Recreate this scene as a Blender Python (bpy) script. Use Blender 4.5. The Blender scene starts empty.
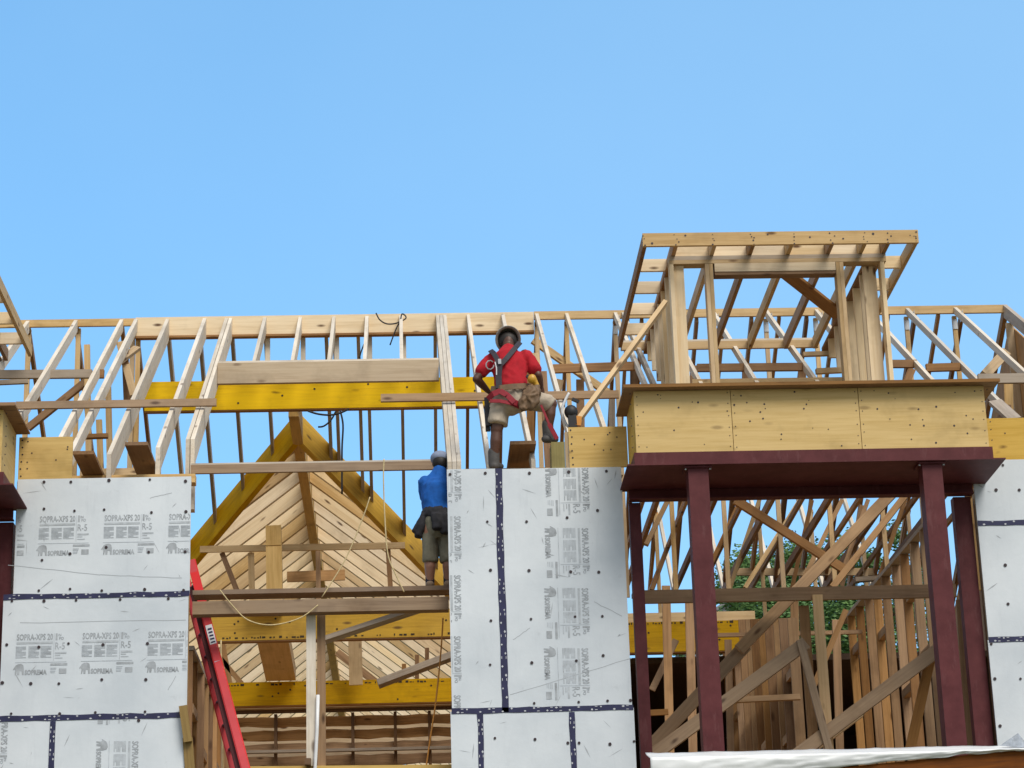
import bpy, bmesh, math, random
from mathutils import Vector, Matrix
random.seed(7)
sc = bpy.context.scene
COL = sc.collection
W = {}            # world location of every object that parents others

# ------------------------------------------------------------------ camera
F = 2363.0
YA, TH, RO = math.radians(2.77), math.radians(18.57), math.radians(1.79)
CAM = Vector((0, -22.0, 1.6))
_c, _s, _cr, _sr, _a, _b = math.cos(TH), math.sin(TH), math.cos(RO), math.sin(RO), math.cos(YA), math.sin(YA)
fwd = Vector((_b*_c, _a*_c, _s)); r0 = Vector((_a, -_b, 0)); u0 = Vector((-_b*_s, -_a*_s, _c))
RT = r0*_cr - u0*_sr; UP = r0*_sr + u0*_cr
cd = bpy.data.cameras.new('camera'); cam = bpy.data.objects.new('camera', cd); COL.objects.link(cam)
cd.sensor_width = 36; cd.lens = F/1024*36; cd.clip_end = 5000; cd.clip_start = .1
cam.matrix_world = Matrix(((RT.x, UP.x, -fwd.x, CAM.x), (RT.y, UP.y, -fwd.y, CAM.y), (RT.z, UP.z, -fwd.z, CAM.z), (0, 0, 0, 1)))
sc.camera = cam

def ray(px, py): return fwd + RT*((px-512)/F) + UP*((384-py)/F)
def at(px, py, Y):            # measured position -> point on the vertical plane at depth Y
    d = ray(px, py); return CAM + d*((Y-CAM.y)/d.y)
def atX(px, py, X):
    d = ray(px, py); return CAM + d*(X/d.x)
def atZ(px, py, Z):
    d = ray(px, py); return CAM + d*((Z-CAM.z)/d.z)
RZ, RY, PIT = 12.0, 6.1, .64  # main roof: ridge height, ridge depth, pitch
def zf(Y): return RZ - PIT*(RY-Y)
def zb(Y): return RZ - PIT*(Y-RY)
def onF(px, py, off=0.):      # point on the front roof slope
    d = ray(px, py); k = RZ-PIT*RY+off
    t = (k-(CAM.z-PIT*CAM.y))/(d.z-PIT*d.y); return CAM + d*t
def onB(px, py, off=0.):
    d = ray(px, py); k = RZ+PIT*RY+off
    t = (k-(CAM.z+PIT*CAM.y))/(d.z+PIT*d.y); return CAM + d*t

# ------------------------------------------------------------------ materials
def newmat(name):
    m = bpy.data.materials.new(name); m.use_nodes = True
    nt = m.node_tree; b = nt.nodes['Principled BSDF']
    return m, nt, b
def ramp(nt, fac, stops):
    r = nt.nodes.new('ShaderNodeValToRGB'); e = r.color_ramp.elements
    while len(e) < len(stops): e.new(.5)
    for i, (p, c) in enumerate(stops):
        e[i].position = p; e[i].color = (*c, 1) if len(c) == 3 else c
    nt.links.new(fac, r.inputs[0]); return r.outputs[0]
def mixc(nt, fac, a, b, mode='MIX'):
    n = nt.nodes.new('ShaderNodeMix'); n.data_type = 'RGBA'; n.blend_type = mode
    for s, v in ((0, fac), (6, a), (7, b)):
        if hasattr(v, 'links'): nt.links.new(v, n.inputs[s])
        elif s == 0: n.inputs[0].default_value = v
        else: n.inputs[s].default_value = (*v, 1)
    return n.outputs[2]
def mathn(nt, op, a, b=0.):
    n = nt.nodes.new('ShaderNodeMath'); n.operation = op
    for i, v in enumerate((a, b)):
        if hasattr(v, 'links'): nt.links.new(v, n.inputs[i])
        else: n.inputs[i].default_value = v
    return n.outputs[0]
def noise(nt, vec, scale, detail=3., rough=.55, mp=None):
    if mp:
        m = nt.nodes.new('ShaderNodeMapping'); m.inputs['Scale'].default_value = mp
        nt.links.new(vec, m.inputs[0]); vec = m.outputs[0]
    n = nt.nodes.new('ShaderNodeTexNoise'); n.inputs['Scale'].default_value = scale
    n.inputs['Detail'].default_value = detail; n.inputs['Roughness'].default_value = rough
    nt.links.new(vec, n.inputs['Vector']); return n.outputs['Fac']
def grain_of(nt):
    a = nt.nodes.new('ShaderNodeAttribute'); a.attribute_name = 'grain'; return a.outputs['Vector']
def wood(name, light, dark, knots=.5, weather=.0, spread=.16, marks=0.):
    m, nt, b = newmat(name)
    g = grain_of(nt)
    fine = noise(nt, g, 1., 5., .6, (2.2, 42., 42.))
    mid = noise(nt, g, 1., 3., .5, (.7, 9., 9.))
    f = mathn(nt, 'ADD', mathn(nt, 'MULTIPLY', fine, .55), mathn(nt, 'MULTIPLY', mid, .45))
    c = ramp(nt, f, ((.30, dark), (.52, tuple((l*.7+d*.3) for l, d in zip(light, dark))), (.68, light)))
    # knots
    if knots > 0:
        mp = nt.nodes.new('ShaderNodeMapping'); mp.inputs['Scale'].default_value = (2.6, 7.5, 7.5)
        nt.links.new(g, mp.inputs[0])
        v = nt.nodes.new('ShaderNodeTexVoronoi'); v.inputs['Scale'].default_value = 1.; v.inputs['Randomness'].default_value = 1.
        nt.links.new(mp.outputs[0], v.inputs['Vector'])
        k = ramp(nt, v.outputs['Distance'], ((.08, (1, 1, 1)), (.19, (0, 0, 0))))
        sel = noise(nt, g, 2.3, 0.); sel = ramp(nt, sel, ((.44, (0, 0, 0)), (.50, (1, 1, 1))))
        k = mathn(nt, 'MULTIPLY', mathn(nt, 'MULTIPLY', k, sel), knots)
        c = mixc(nt, k, c, (.10, .045, .02))
    # stains and weathering
    st = noise(nt, g, 1.7, 4., .65)
    st = ramp(nt, st, ((.52, (0, 0, 0)), (.75, (1, 1, 1))))
    c = mixc(nt, mathn(nt, 'MULTIPLY', st, .5), c, tuple(x*.55 for x in dark))
    if weather:
        wn = noise(nt, g, 1.1, 4., .6); wn = ramp(nt, wn, ((.35, (0, 0, 0)), (.65, (1, 1, 1))))
        c = mixc(nt, mathn(nt, 'MULTIPLY', wn, weather), c, (.42, .40, .38))
    oi = nt.nodes.new('ShaderNodeObjectInfo')
    v = mathn(nt, 'ADD', mathn(nt, 'MULTIPLY', oi.outputs['Random'], 2*spread), 1-spread)
    hs = nt.nodes.new('ShaderNodeHueSaturation')
    nt.links.new(v, hs.inputs['Value']); nt.links.new(c, hs.inputs['Color'])
    sv = mathn(nt, 'ADD', mathn(nt, 'MULTIPLY', mathn(nt, 'FRACT', mathn(nt, 'MULTIPLY', oi.outputs['Random'], 7.31)), .3), .85)
    nt.links.new(sv, hs.inputs['Saturation'])
    nt.links.new(hs.outputs[0], b.inputs['Base Color'])
    b.inputs['Roughness'].default_value = .72; b.inputs['Specular IOR Level'].default_value = .25
    bp = nt.nodes.new('ShaderNodeBump'); bp.inputs['Strength'].default_value = .25; bp.inputs['Distance'].default_value = .004
    nt.links.new(fine, bp.inputs['Height']); nt.links.new(bp.outputs[0], b.inputs['Normal'])
    return m
def plain(name, col, rough=.6, metal=0., var=.12, scale=6., bump=0.):
    m, nt, b = newmat(name)
    tc = nt.nodes.new('ShaderNodeTexCoord')
    n = noise(nt, tc.outputs['Object'], scale, 5., .6)
    c = ramp(nt, n, ((.3, tuple(x*(1-var) for x in col)), (.7, tuple(min(1, x*(1+var)) for x in col))))
    nt.links.new(c, b.inputs['Base Color'])
    b.inputs['Roughness'].default_value = rough; b.inputs['Metallic'].default_value = metal
    if bump:
        bp = nt.nodes.new('ShaderNodeBump'); bp.inputs['Strength'].default_value = bump; bp.inputs['Distance'].default_value = .01
        nt.links.new(n, bp.inputs['Height']); nt.links.new(bp.outputs[0], b.inputs['Normal'])
    return m
M = {}
M['pine'] = wood('pine lumber', (.66, .48, .27), (.44, .28, .13), .85, 0, .2)
M['pale'] = wood('bleached lumber', (.76, .69, .59), (.52, .43, .32), .7, .2, .14)
M['grey'] = wood('weathered lumber', (.46, .38, .30), (.27, .20, .14), .5, .25)
M['tan'] = wood('fresh spruce', (.88, .72, .50), (.66, .49, .29), .95, 0, .12)
M['brown'] = wood('brown lumber', (.36, .20, .09), (.19, .095, .042), .7, 0, .22)
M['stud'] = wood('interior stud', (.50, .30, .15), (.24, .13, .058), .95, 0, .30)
M['pinkpine'] = wood('pinkish spruce', (.84, .63, .45), (.62, .41, .26), .9, 0, .10)
M['brace'] = wood('tan brown brace', (.46, .30, .17), (.26, .155, .08), .9, .1, .12)
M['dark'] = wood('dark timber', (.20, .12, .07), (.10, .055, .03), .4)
M['yellow'] = wood('yellow laminated veneer', (.92, .60, .035), (.68, .40, .015), .7, 0, .05)
M['ochre'] = wood('weathered yellow laminated veneer', (.74, .45, .045), (.46, .25, .022), .8, .06, .06)
M['ply'] = wood('plywood', (.74, .54, .26), (.58, .40, .16), .45, 0, .04)
M['plyy'] = wood('yellowish plywood', (.68, .46, .15), (.50, .31, .075), .7, 0, .05)
M['osb'] = wood('sheathing board', (.50, .28, .10), (.34, .17, .055), .5, 0, .06)
M['varnish'] = wood('orange stained board', (.25, .085, .02), (.07, .022, .008), .7, 0, .05)
M['greenpine'] = wood('treated lumber', (.30, .25, .08), (.17, .13, .04), .4, 0, .05)
M['beammark'] = plain('dark beam marking', (.05, .035, .02), .9)  # stamped ink and nail marks on the laminated beams
def steel_mat():
    m, nt, b = newmat('maroon primed steel')
    tc = nt.nodes.new('ShaderNodeTexCoord')
    n = noise(nt, tc.outputs['Object'], 5., 6., .65); n2 = noise(nt, tc.outputs['Object'], 1., 6., .7, (14., 14., 4.))
    c = ramp(nt, n, ((.3, (.076, .013, .016)), (.7, (.125, .029, .033))))
    sc_ = ramp(nt, n2, ((.56, (0, 0, 0)), (.72, (1, 1, 1))))
    c = mixc(nt, mathn(nt, 'MULTIPLY', sc_, .45), c, (.17, .07, .072))
    nt.links.new(c, b.inputs['Base Color']); b.inputs['Roughness'].default_value = .55; b.inputs['Specular IOR Level'].default_value = .25
    return m
M['steel'] = steel_mat()
def foam_mat():
    m, nt, b = newmat('grey foam insulation board')
    g = nt.nodes.new('ShaderNodeTexCoord').outputs['Object']
    n = noise(nt, g, 1.1, 5., .6); n2 = noise(nt, g, 1., 5., .7, (9., 9., 1.2)); n3 = noise(nt, g, 4.5, 5., .7)
    c = ramp(nt, n, ((.32, (.57, .625, .69)), (.68, (.73, .78, .84))))
    s1 = ramp(nt, n2, ((.55, (0, 0, 0)), (.8, (1, 1, 1))))
    c = mixc(nt, mathn(nt, 'MULTIPLY', s1, .26), c, (.42, .46, .52))
    s2 = ramp(nt, n3, ((.64, (0, 0, 0)), (.74, (1, 1, 1))))
    c = mixc(nt, mathn(nt, 'MULTIPLY', s2, .32), c, (.36, .39, .43))
    nt.links.new(c, b.inputs['Base Color']); b.inputs['Roughness'].default_value = .55
    bp = nt.nodes.new('ShaderNodeBump'); bp.inputs['Strength'].default_value = .25; bp.inputs['Distance'].default_value = .01
    nt.links.new(n3, bp.inputs['Height']); nt.links.new(bp.outputs[0], b.inputs['Normal'])
    return m
M['foam'] = foam_mat()
M['print'] = plain('grey board printing', (.38, .41, .45), .7, 0, .25, 14.)
M['printlight'] = plain('faint board printing', (.47, .51, .56), .7, 0, .2, 14.)
M['scuff'] = plain('scuff on foam', (.40, .43, .47), .7)
M['fastener'] = plain('dark screw washer', (.035, .02, .025), .5)
M['tape'] = plain('navy sheathing tape', (.022, .022, .075), .35, 0, .3, 9.)
M['tapemark'] = plain('white tape lettering', (.55, .57, .62), .5)
M['red'] = plain('red fibreglass', (.62, .018, .02), .38, 0, .1, 4.)
M['reddark'] = plain('dark red fibreglass', (.085, .006, .009), .6)
M['pink'] = plain('sun bleached red fibreglass', (.52, .045, .055), .45, 0, .12, 4.)
M['label'] = plain('pale sticker', (.62, .64, .68), .4)
M['ink'] = plain('sticker ink', (.03, .03, .10), .5)
M['alu'] = plain('aluminium', (.5, .5, .5), .35, .8)
M['black'] = plain('black rubber', (.012, .012, .015), .55, 0, .3)
M['blackcloth'] = plain('black nylon', (.014, .014, .02), .8, 0, .4, 25.)
M['shirtred'] = plain('red cotton', (.40, .004, .014), .9, 0, .18, 14., .5)
M['shirtblue'] = plain('blue cotton', (.004, .10, .42), .9, 0, .2, 12., .5)
M['khaki'] = plain('khaki shorts cloth', (.44, .37, .29), .9, 0, .15, 16., .5)
M['olive'] = plain('olive shorts cloth', (.19, .18, .135), .9, 0, .18, 16., .5)
M['skin'] = plain('dark skin', (.10, .042, .026), .5, 0, .1, 9.)
M['skin2'] = plain('tanned skin', (.30, .145, .095), .5, 0, .1, 9.)
M['hair'] = plain('black hair', (.012, .009, .008), .6, 0, .4, 40.)
M['hat'] = plain('grey beige hard hat', (.33, .31, .28), .35, 0, .06)
M['cap'] = plain('grey blue cap cloth', (.24, .28, .40), .8, 0, .15, 18.)
M['boot'] = plain('grey work boot', (.075, .072, .072), .7, 0, .25, 14.)
M['boottan'] = plain('tan work boot', (.26, .18, .12), .7, 0, .2, 14.)
M['sock'] = plain('dark socks', (.02, .02, .035), .9)
M['leather'] = plain('brown leather', (.16, .095, .05), .65, 0, .3, 16.)
M['toolyellow'] = plain('yellow plastic', (.60, .33, .03), .4)
M['orange'] = plain('orange plastic', (.62, .25, .03), .45)
M['harness'] = plain('dark harness webbing', (.022, .018, .03), .7, 0, .3, 20.)
M['harnessred'] = plain('red harness webbing', (.30, .015, .03), .7, 0, .2, 20.)
M['rope'] = plain('pale yellow rope', (.60, .48, .26), .8, 0, .2, 30.)
M['ropeorange'] = plain('orange rope', (.60, .26, .05), .8)
M['tarp'] = plain('white plastic sheet', (.78, .80, .82), .4, 0, .06, 2.5, .6)
M['tarpgrey'] = plain('grey plastic sheet', (.30, .34, .40), .4, 0, .35, 18., .6)
M['white'] = plain('white pipe', (.75, .76, .78), .4)
M['siding'] = plain('white house siding', (.55, .57, .62), .6)
M['roofgrey'] = plain('grey roof shingles', (.20, .20, .21), .8)
M['glass'] = plain('dark window', (.03, .04, .06), .1)
M['interior'] = plain('sheathing darkened for shade', (.06, .035, .022), .9)  # near-black brown puts interior shade into the board colour
M['bark'] = plain('bark', (.09, .065, .045), .9, 0, .3, 8., .6)
def leaf_mat():
    m, nt, b = newmat('foliage')
    tc = nt.nodes.new('ShaderNodeTexCoord')
    n = noise(nt, tc.outputs['Object'], .55, 3.); n2 = noise(nt, tc.outputs['Object'], 5., 2.)
    f = mathn(nt, 'ADD', mathn(nt, 'MULTIPLY', n, .5), mathn(nt, 'MULTIPLY', n2, .5))
    c = ramp(nt, f, ((.32, (.035, .09, .022)), (.50, (.08, .18, .04)), (.66, (.15, .27, .07))))
    nt.links.new(c, b.inputs['Base Color']); b.inputs['Roughness'].default_value = .6
    return m
M['leaf'] = leaf_mat()
def ground_mat():
    m, nt, b = newmat('ground')
    tc = nt.nodes.new('ShaderNodeTexCoord')
    n = noise(nt, tc.outputs['Object'], .08, 6.); n2 = noise(nt, tc.outputs['Object'], 2.5, 6.)
    c = ramp(nt, n, ((.4, (.20, .16, .11)), (.6, (.07, .10, .035))))
    c = mixc(nt, mathn(nt, 'MULTIPLY', n2, .4), c, (.09, .07, .05))
    nt.links.new(c, b.inputs['Base Color']); b.inputs['Roughness'].default_value = .95
    return m
M['ground'] = ground_mat()

# ------------------------------------------------------------------ mesh builder
def disc_at(mb, x, y, z, r, n=6):
    vs = [(x+r*math.cos(2*math.pi*k/n), y, z+r*math.sin(2*math.pi*k/n)) for k in range(n)]
    mb.add(vs, [tuple(range(n))], None, 1)
class MB:
    def __init__(s): s.v = []; s.f = []; s.mi = []; s.g = []
    def add(s, verts, faces, grains=None, mi=0):
        o = len(s.v); s.v += [Vector(p) for p in verts]
        s.g += [Vector(p) for p in (grains or verts)]
        for f in faces: s.f.append([o+i for i in f]); s.mi.append(mi)
    def beam(s, p0, p1, w, h, up=(0, 0, 1), mi=0, off=(0, 0)):
        """timber from p0 to p1; w = width across, h = depth along up; off shifts it by (side, up)"""
        p0, p1, up = Vector(p0), Vector(p1), Vector(up)
        d = p1-p0; L = d.length; d.normalize()
        sd = d.cross(up); sd.normalize(); u = sd.cross(d)
        sh = sd*off[0]+u*off[1]
        vs = []; gs = []; r = Vector((random.uniform(0, 60), random.uniform(0, 60), random.uniform(0, 60)))
        for t, p in ((0, p0), (L, p1)):
            for a, b in ((-1, -1), (1, -1), (1, 1), (-1, 1)):
                vs.append(p+sd*(a*w/2)+u*(b*h/2)+sh); gs.append(r+Vector((t, a*w/2, b*h/2)))
        s.add(vs, [(3, 2, 1, 0), (4, 5, 6, 7), (0, 1, 5, 4), (1, 2, 6, 5), (2, 3, 7, 6), (3, 0, 4, 7)], gs, mi); return s
    def box(s, x0, x1, y0, y1, z0, z1, mi=0):
        # grain follows the longest side
        ex = (x1-x0, y1-y0, z1-z0); k = ex.index(max(ex))
        if k == 0: return s.beam((x0, (y0+y1)/2, (z0+z1)/2), (x1, (y0+y1)/2, (z0+z1)/2), y1-y0, z1-z0, (0, 0, 1), mi)
        if k == 1: return s.beam(((x0+x1)/2, y0, (z0+z1)/2), ((x0+x1)/2, y1, (z0+z1)/2), x1-x0, z1-z0, (0, 0, 1), mi)
        return s.beam(((x0+x1)/2, (y0+y1)/2, z0), ((x0+x1)/2, (y0+y1)/2, z1), x1-x0, y1-y0, (0, 1, 0), mi)
    def prism_x(s, poly, x0, x1, gdir, mi=0):
        """YZ polygon extruded along X; gdir = grain direction (y,z)"""
        n = len(poly); r = Vector((random.uniform(0, 60), random.uniform(0, 60), random.uniform(0, 60)))
        gd = Vector((gdir[0], gdir[1])).normalized(); gp = Vector((-gd.y, gd.x))
        vs, gs = [], []
        for x in (x0, x1):
            for y, z in poly:
                vs.append((x, y, z)); q = Vector((y, z)); gs.append(r+Vector((q.dot(gd), x, q.dot(gp))))
        fs = [tuple(range(n-1, -1, -1)), tuple(range(n, 2*n))]
        fs += [(i, (i+1) % n, n+(i+1) % n, n+i) for i in range(n)]
        # orient outward
        ar = sum(poly[i][0]*poly[(i+1) % n][1]-poly[(i+1) % n][0]*poly[i][1] for i in range(n))
        if (ar > 0) != (x1 > x0): fs = [tuple(reversed(f)) for f in fs]
        s.add(vs, fs, gs, mi); return s
    def tube(s, pts, r, n=6, mi=0):
        pts = [Vector(p) for p in pts]; rings = []
        vs = []
        for i, p in enumerate(pts):
            a = pts[max(0, i-1)]; b = pts[min(len(pts)-1, i+1)]; t = (b-a).normalized()
            x = t.cross(Vector((0.3, .9, .2))).normalized(); y = t.cross(x)
            for k in range(n):
                an = 2*math.pi*k/n; vs.append(p+x*(r*math.cos(an))+y*(r*math.sin(an)))
        fs = []
        for i in range(len(pts)-1):
            for k in range(n):
                fs.append((i*n+k, i*n+(k+1) % n, (i+1)*n+(k+1) % n, (i+1)*n+k))
        fs.append(tuple(range(n-1, -1, -1))); fs.append(tuple((len(pts)-1)*n+k for k in range(n)))
        s.add(vs, fs, None, mi); return s
    def build(s, name, mats, parent=None, smooth=False, loc=None):
        if not isinstance(mats, (list, tuple)): mats = [mats]
        if parent is not None: L = W[parent]
        elif loc is not None: L = Vector(loc)
        else:
            xs = [v.x for v in s.v]; ys = [v.y for v in s.v]; zs = [v.z for v in s.v]
            L = Vector(((min(xs)+max(xs))/2, (min(ys)+max(ys))/2, min(zs)))
        me = bpy.data.meshes.new(name)
        me.from_pydata([v-L for v in s.v], [], s.f)
        at_ = me.attributes.new('grain', 'FLOAT_VECTOR', 'POINT')
        at_.data.foreach_set('vector', [c for g in s.g for c in g])
        for m in mats: me.materials.append(m)
        me.polygons.foreach_set('material_index', s.mi)
        if smooth: me.polygons.foreach_set('use_smooth', [True]*len(me.polygons))
        me.update()
        o = bpy.data.objects.new(name, me); COL.objects.link(o)
        if parent is not None: o.parent = parent
        else: o.location = L
        W[o] = L
        return o
def tag(o, label, cat, group=None, kind='thing'):
    o['label'] = label; o['category'] = cat; o['kind'] = kind
    if group: o['group'] = group
    return o
def thing(name, label, cat, loc, group=None):
    o = bpy.data.objects.new(name, None); COL.objects.link(o); o.location = loc; o.empty_display_size = .2
    W[o] = Vector(loc); return tag(o, label, cat, group)
def structure(o): o['kind'] = 'structure'; return o
def copy_tree(o, dx=0, label=None, parent=None):
    c = o.copy(); COL.objects.link(c)
    if parent: c.parent = parent
    else: c.location.x += dx
    if label: c['label'] = label
    for ch in [q for q in bpy.data.objects if q.parent is o]: copy_tree(ch, 0, None, c)
    return c
def stick(name, mat, parent, p0, p1, w, h, up=(0, 0, 1), off=(0, 0)):
    return MB().beam(p0, p1, w, h, up, 0, off).build(name, mat, parent)
def V(*a): return Vector(a)

# ------------------------------------------------------------------ ground and hill
g = MB(); n = 60
def hz(x, y):
    t = max(0., min(1., (y-22)/50.)); t = t*t*(3-2*t)
    return 11.5*t+(.6*math.sin(x*.11)+.5*math.sin(y*.13+x*.05))*t
xs = [-1500, -600, -250]+[-120+i*6 for i in range(41)]+[250, 600, 1500]
ys = [-1500, -500, -150]+[-60+i*6 for i in range(46)]+[400, 900, 1500]
vs = [(x, y, hz(x, y)) for y in ys for x in xs]
nx = len(xs)
fs = [(j*nx+i, j*nx+i+1, (j+1)*nx+i+1, (j+1)*nx+i) for j in range(len(ys)-1) for i in range(nx-1)]
g.add(vs, fs); structure(g.build('ground', M['ground'], None, True, (0, 0, 0)))

# ------------------------------------------------------------------ writing on the boards
def text_mesh(body, bold=0.):
    cu = bpy.data.curves.new('writing', 'FONT'); cu.body = body; cu.resolution_u = 2; cu.offset = bold
    ob = bpy.data.objects.new('writing', cu); COL.objects.link(ob)
    dg = bpy.context.evaluated_depsgraph_get(); me = bpy.data.meshes.new_from_object(ob.evaluated_get(dg))
    vs = [v.co.copy() for v in me.vertices]; fs = [tuple(p.vertices) for p in me.polygons]
    bpy.data.objects.remove(ob); bpy.data.curves.remove(cu); bpy.data.meshes.remove(me)
    x0 = min(v.x for v in vs); x1 = max(v.x for v in vs); y0 = min(v.y for v in vs); y1 = max(v.y for v in vs)
    return [((v.x-x0)/(x1-x0), (v.y-y0)/(y1-y0)) for v in vs], fs
def logo_block():
    """one printed block, 0.50 wide, 0.40 high, origin top left, y down negative: list of (verts2d, faces, slot)"""
    out = []
    def tx(body, x, y, w, h, bold=0., mi=0):
        v, f = text_mesh(body, bold); out.append(([(x+a*w, y+b*h) for a, b in v], f, mi))
    def rc(x, y, w, h, mi=1): out.append(([(x, y), (x+w, y), (x+w, y+h), (x, y+h)], [(0, 1, 2, 3)], mi))
    def pg(p, mi=0): out.append((p, [tuple(range(len(p)))], mi))
    tx('SOPRA-XPS 20', 0, -.064, .352, .062, .022)
    rc(.0, -.098, .352, .020, 1)
    rnd = random.Random(3)
    for cx, cw in ((-.005, .10), (.118, .105), (.236, .105)):
        y = -.128
        for k in range(9):
            ln = cw*(1 if k % 4 != 3 else rnd.uniform(.5, .85))
            rc(cx, y, ln, .0085, 1); y -= .0128
    rc(.362, -.262, .004, .262, 1)
    tx('1', .378, -.066, .018, .064, .02); tx('IN', .402, -.030, .030, .024, .01); tx('PO', .412, -.064, .045, .028, .012)
    tx('R-5', .376, -.155, .095, .066, .006)
    rc(.376, -.196, .112, .016, 1); rc(.376, -.216, .05, .010, 1); rc(.376, -.240, .075, .008, 1)
    rc(-.01, -.276, .50, .004, 1)
    # shaggy animal mark: walking elephant-like beast, head to the left
    pg([(-.012, -.318), (.0, -.300), (.022, -.290), (.05, -.287), (.072, -.298), (.080, -.330), (.080, -.392), (.064, -.392), (.060, -.356), (.040, -.352), (.036, -.392), (.018, -.392), (.014, -.350), (.004, -.392), (-.006, -.394), (-.002, -.350), (-.012, -.336), (-.022, -.346), (-.026, -.338)])
    tx('SOPREMA', .088, -.394, .215, .050, .045)
    rc(.335, -.308, .165, .020, 0); rc(.335, -.334, .06, .006, 1); rc(.335, -.348, .055, .006, 1); rc(.335, -.364, .05, .006, 1); rc(.335, -.378, .045, .006, 1)
    rc(.42, -.386, .072, .048, 0)
    return out
BLOCK = logo_block()
def put_print(parent, x, z, rect, rot=False, y=-.0225, sx=1.0, sz=1.0):
    """print block with its top-left corner at x,z (rot: reading downward, x,z = top right corner), clipped to the board rect"""
    bm = bmesh.new()
    for v, f, mi in BLOCK:
        bv = []
        for a, b in v:
            if rot: bv.append(bm.verts.new((x+b*sx, y, z-a*sz)))
            else: bv.append(bm.verts.new((x+a*sx, y, z+b*sz)))
        for q in f:
            try:
                fc = bm.faces.new([bv[i] for i in q]); fc.material_index = mi
            except ValueError: pass
    x0, x1, z0, z1 = rect
    for co, no in (((x0, 0, 0), (-1, 0, 0)), ((x1, 0, 0), (1, 0, 0)), ((0, 0, z0), (0, 0, -1)), ((0, 0, z1), (0, 0, 1))):
        geo = bm.verts[:]+bm.edges[:]+bm.faces[:]
        bmesh.ops.bisect_plane(bm, geom=geo, plane_co=co, plane_no=no, clear_outer=True)
    if not bm.faces: bm.free(); return
    for fc in bm.faces:
        fc.normal_update()
        if fc.normal.y > 0: fc.normal_flip()
    L = W[parent]
    for v in bm.verts: v.co -= L
    me = bpy.data.meshes.new('printed_lettering'); bm.to_mesh(me); bm.free()
    me.materials.append(M['print']); me.materials.append(M['printlight'])
    o = bpy.data.objects.new('printed_lettering', me); COL.objects.link(o); o.parent = parent; W[o] = L

# ------------------------------------------------------------------ insulated wall piers
FY = -.020          # outer face of the foam
def disc(mb, x, z, r, y=-.027, n=8, mi=1):
    vs = [(x+r*math.cos(2*math.pi*k/n), y, z+r*math.sin(2*math.pi*k/n)) for k in range(n)]
    vs += [(a, -.015, c) for a, b, c in vs]
    mb.add(vs, [tuple(range(n))]+[(k, n+k, n+(k+1) % n, (k+1) % n) for k in range(n)], None, mi)
def board(root, x0, x1, z0, z1, fast, scr=()):
    mb = MB(); mb.box(x0, x1, FY, .0, z0, z1)
    for px, py in fast:
        p = at(px, py, FY)
        if x0+.01 < p.x < x1-.01 and z0+.01 < p.z < z1-.01: disc(mb, p.x, p.z, random.uniform(.012, .017))
    for (ax, ay, bx, by) in scr:
        p, q = at(ax, ay, FY), at(bx, by, FY); d = (q-p).normalized(); sd = V(-d.z, 0, d.x)*.0028; o = V(0, -.0012, 0); k = 8; vs = []
        for i in range(k+1):
            m = p.lerp(q, i/k)+V(0, 0, random.uniform(-.004, .004))+o; vs += [m-sd, m+sd]
        mb.add(vs, [(2*i, 2*i+2, 2*i+3, 2*i+1) for i in range(k)] if d.x > 0 else [(2*i, 2*i+1, 2*i+3, 2*i+2) for i in range(k)], None, 2)
    rr = random.Random(int(x0*100+z0*10))
    for k in range(14):
        cx, cz = rr.uniform(x0+.05, x1-.05), rr.uniform(z0+.05, z1-.05); a = rr.uniform(0, 3.14); L = rr.uniform(.02, .09); w_ = rr.uniform(.002, .007)
        d = V(math.cos(a), 0, math.sin(a)); sd = V(-d.z, 0, d.x)*w_; c = V(cx, FY-.001, cz)
        mb.add([c-d*L, c+d*L*.2-sd, c+d*L, c+d*L*.1+sd], [(0, 1, 2, 3)], None, 2)
    return mb.build('foam_board', [M['foam'], M['fastener'], M['scuff']], root)
def tape(root, p0, p1, w=.052):
    mb = MB(); p0, p1 = V(*p0), V(*p1); d = (p1-p0); L = d.length; d.normalize(); sd = V(-d.z, 0, d.x)
    # slightly wavy strip
    k = max(2, int(L/.12)); vs = []
    for i in range(k+1):
        q = p0+d*(L*i/k)+sd*random.uniform(-.004, .004); ww = w/2+random.uniform(-.003, .003)
        vs += [q-sd*ww+V(0, -.0245, 0), q+sd*ww+V(0, -.0245, 0)]
    mb.add(vs, [(2*i, 2*i+2, 2*i+3, 2*i+1) for i in range(k)])
    t = .06
    while t < L-.03:
        for j, s0 in ((0, -.25), (.085, .25)):
            c = p0+d*(t+j)+sd*(s0*w)+V(0, -.0268, 0)
            if t+j > L-.02: break
            a = random.uniform(.010, .016); b_ = random.uniform(.007, .011)
            mb.add([c-d*a, c-sd*b_, c+d*a, c+sd*b_], [(0, 1, 2, 3)], None, 1)
            for q in ((-.3, .32) if random.random() < .35 else ()):
                c2 = p0+d*(t+j+.04)+sd*(q*w)+V(0, -.0262, 0)
                mb.add([c2-d*.012-sd*.003, c2+d*.012-sd*.003, c2+d*.012+sd*.003, c2-d*.012+sd*.003], [(0, 1, 2, 3)], None, 1)
        t += .21
    bmx = mb
    for i, f in enumerate(bmx.f):
        a, b_, c = (bmx.v[f[q]] for q in (0, 1, 2))
        if (b_-a).cross(c-a).y > 0: bmx.f[i] = list(reversed(f))
    return mb.build('joint_tape', [M['tape'], M['tapemark']], root)
def F6(lst, ox, oy, s): return [(ox+a/s, oy+b/s) for a, b in lst]
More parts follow.
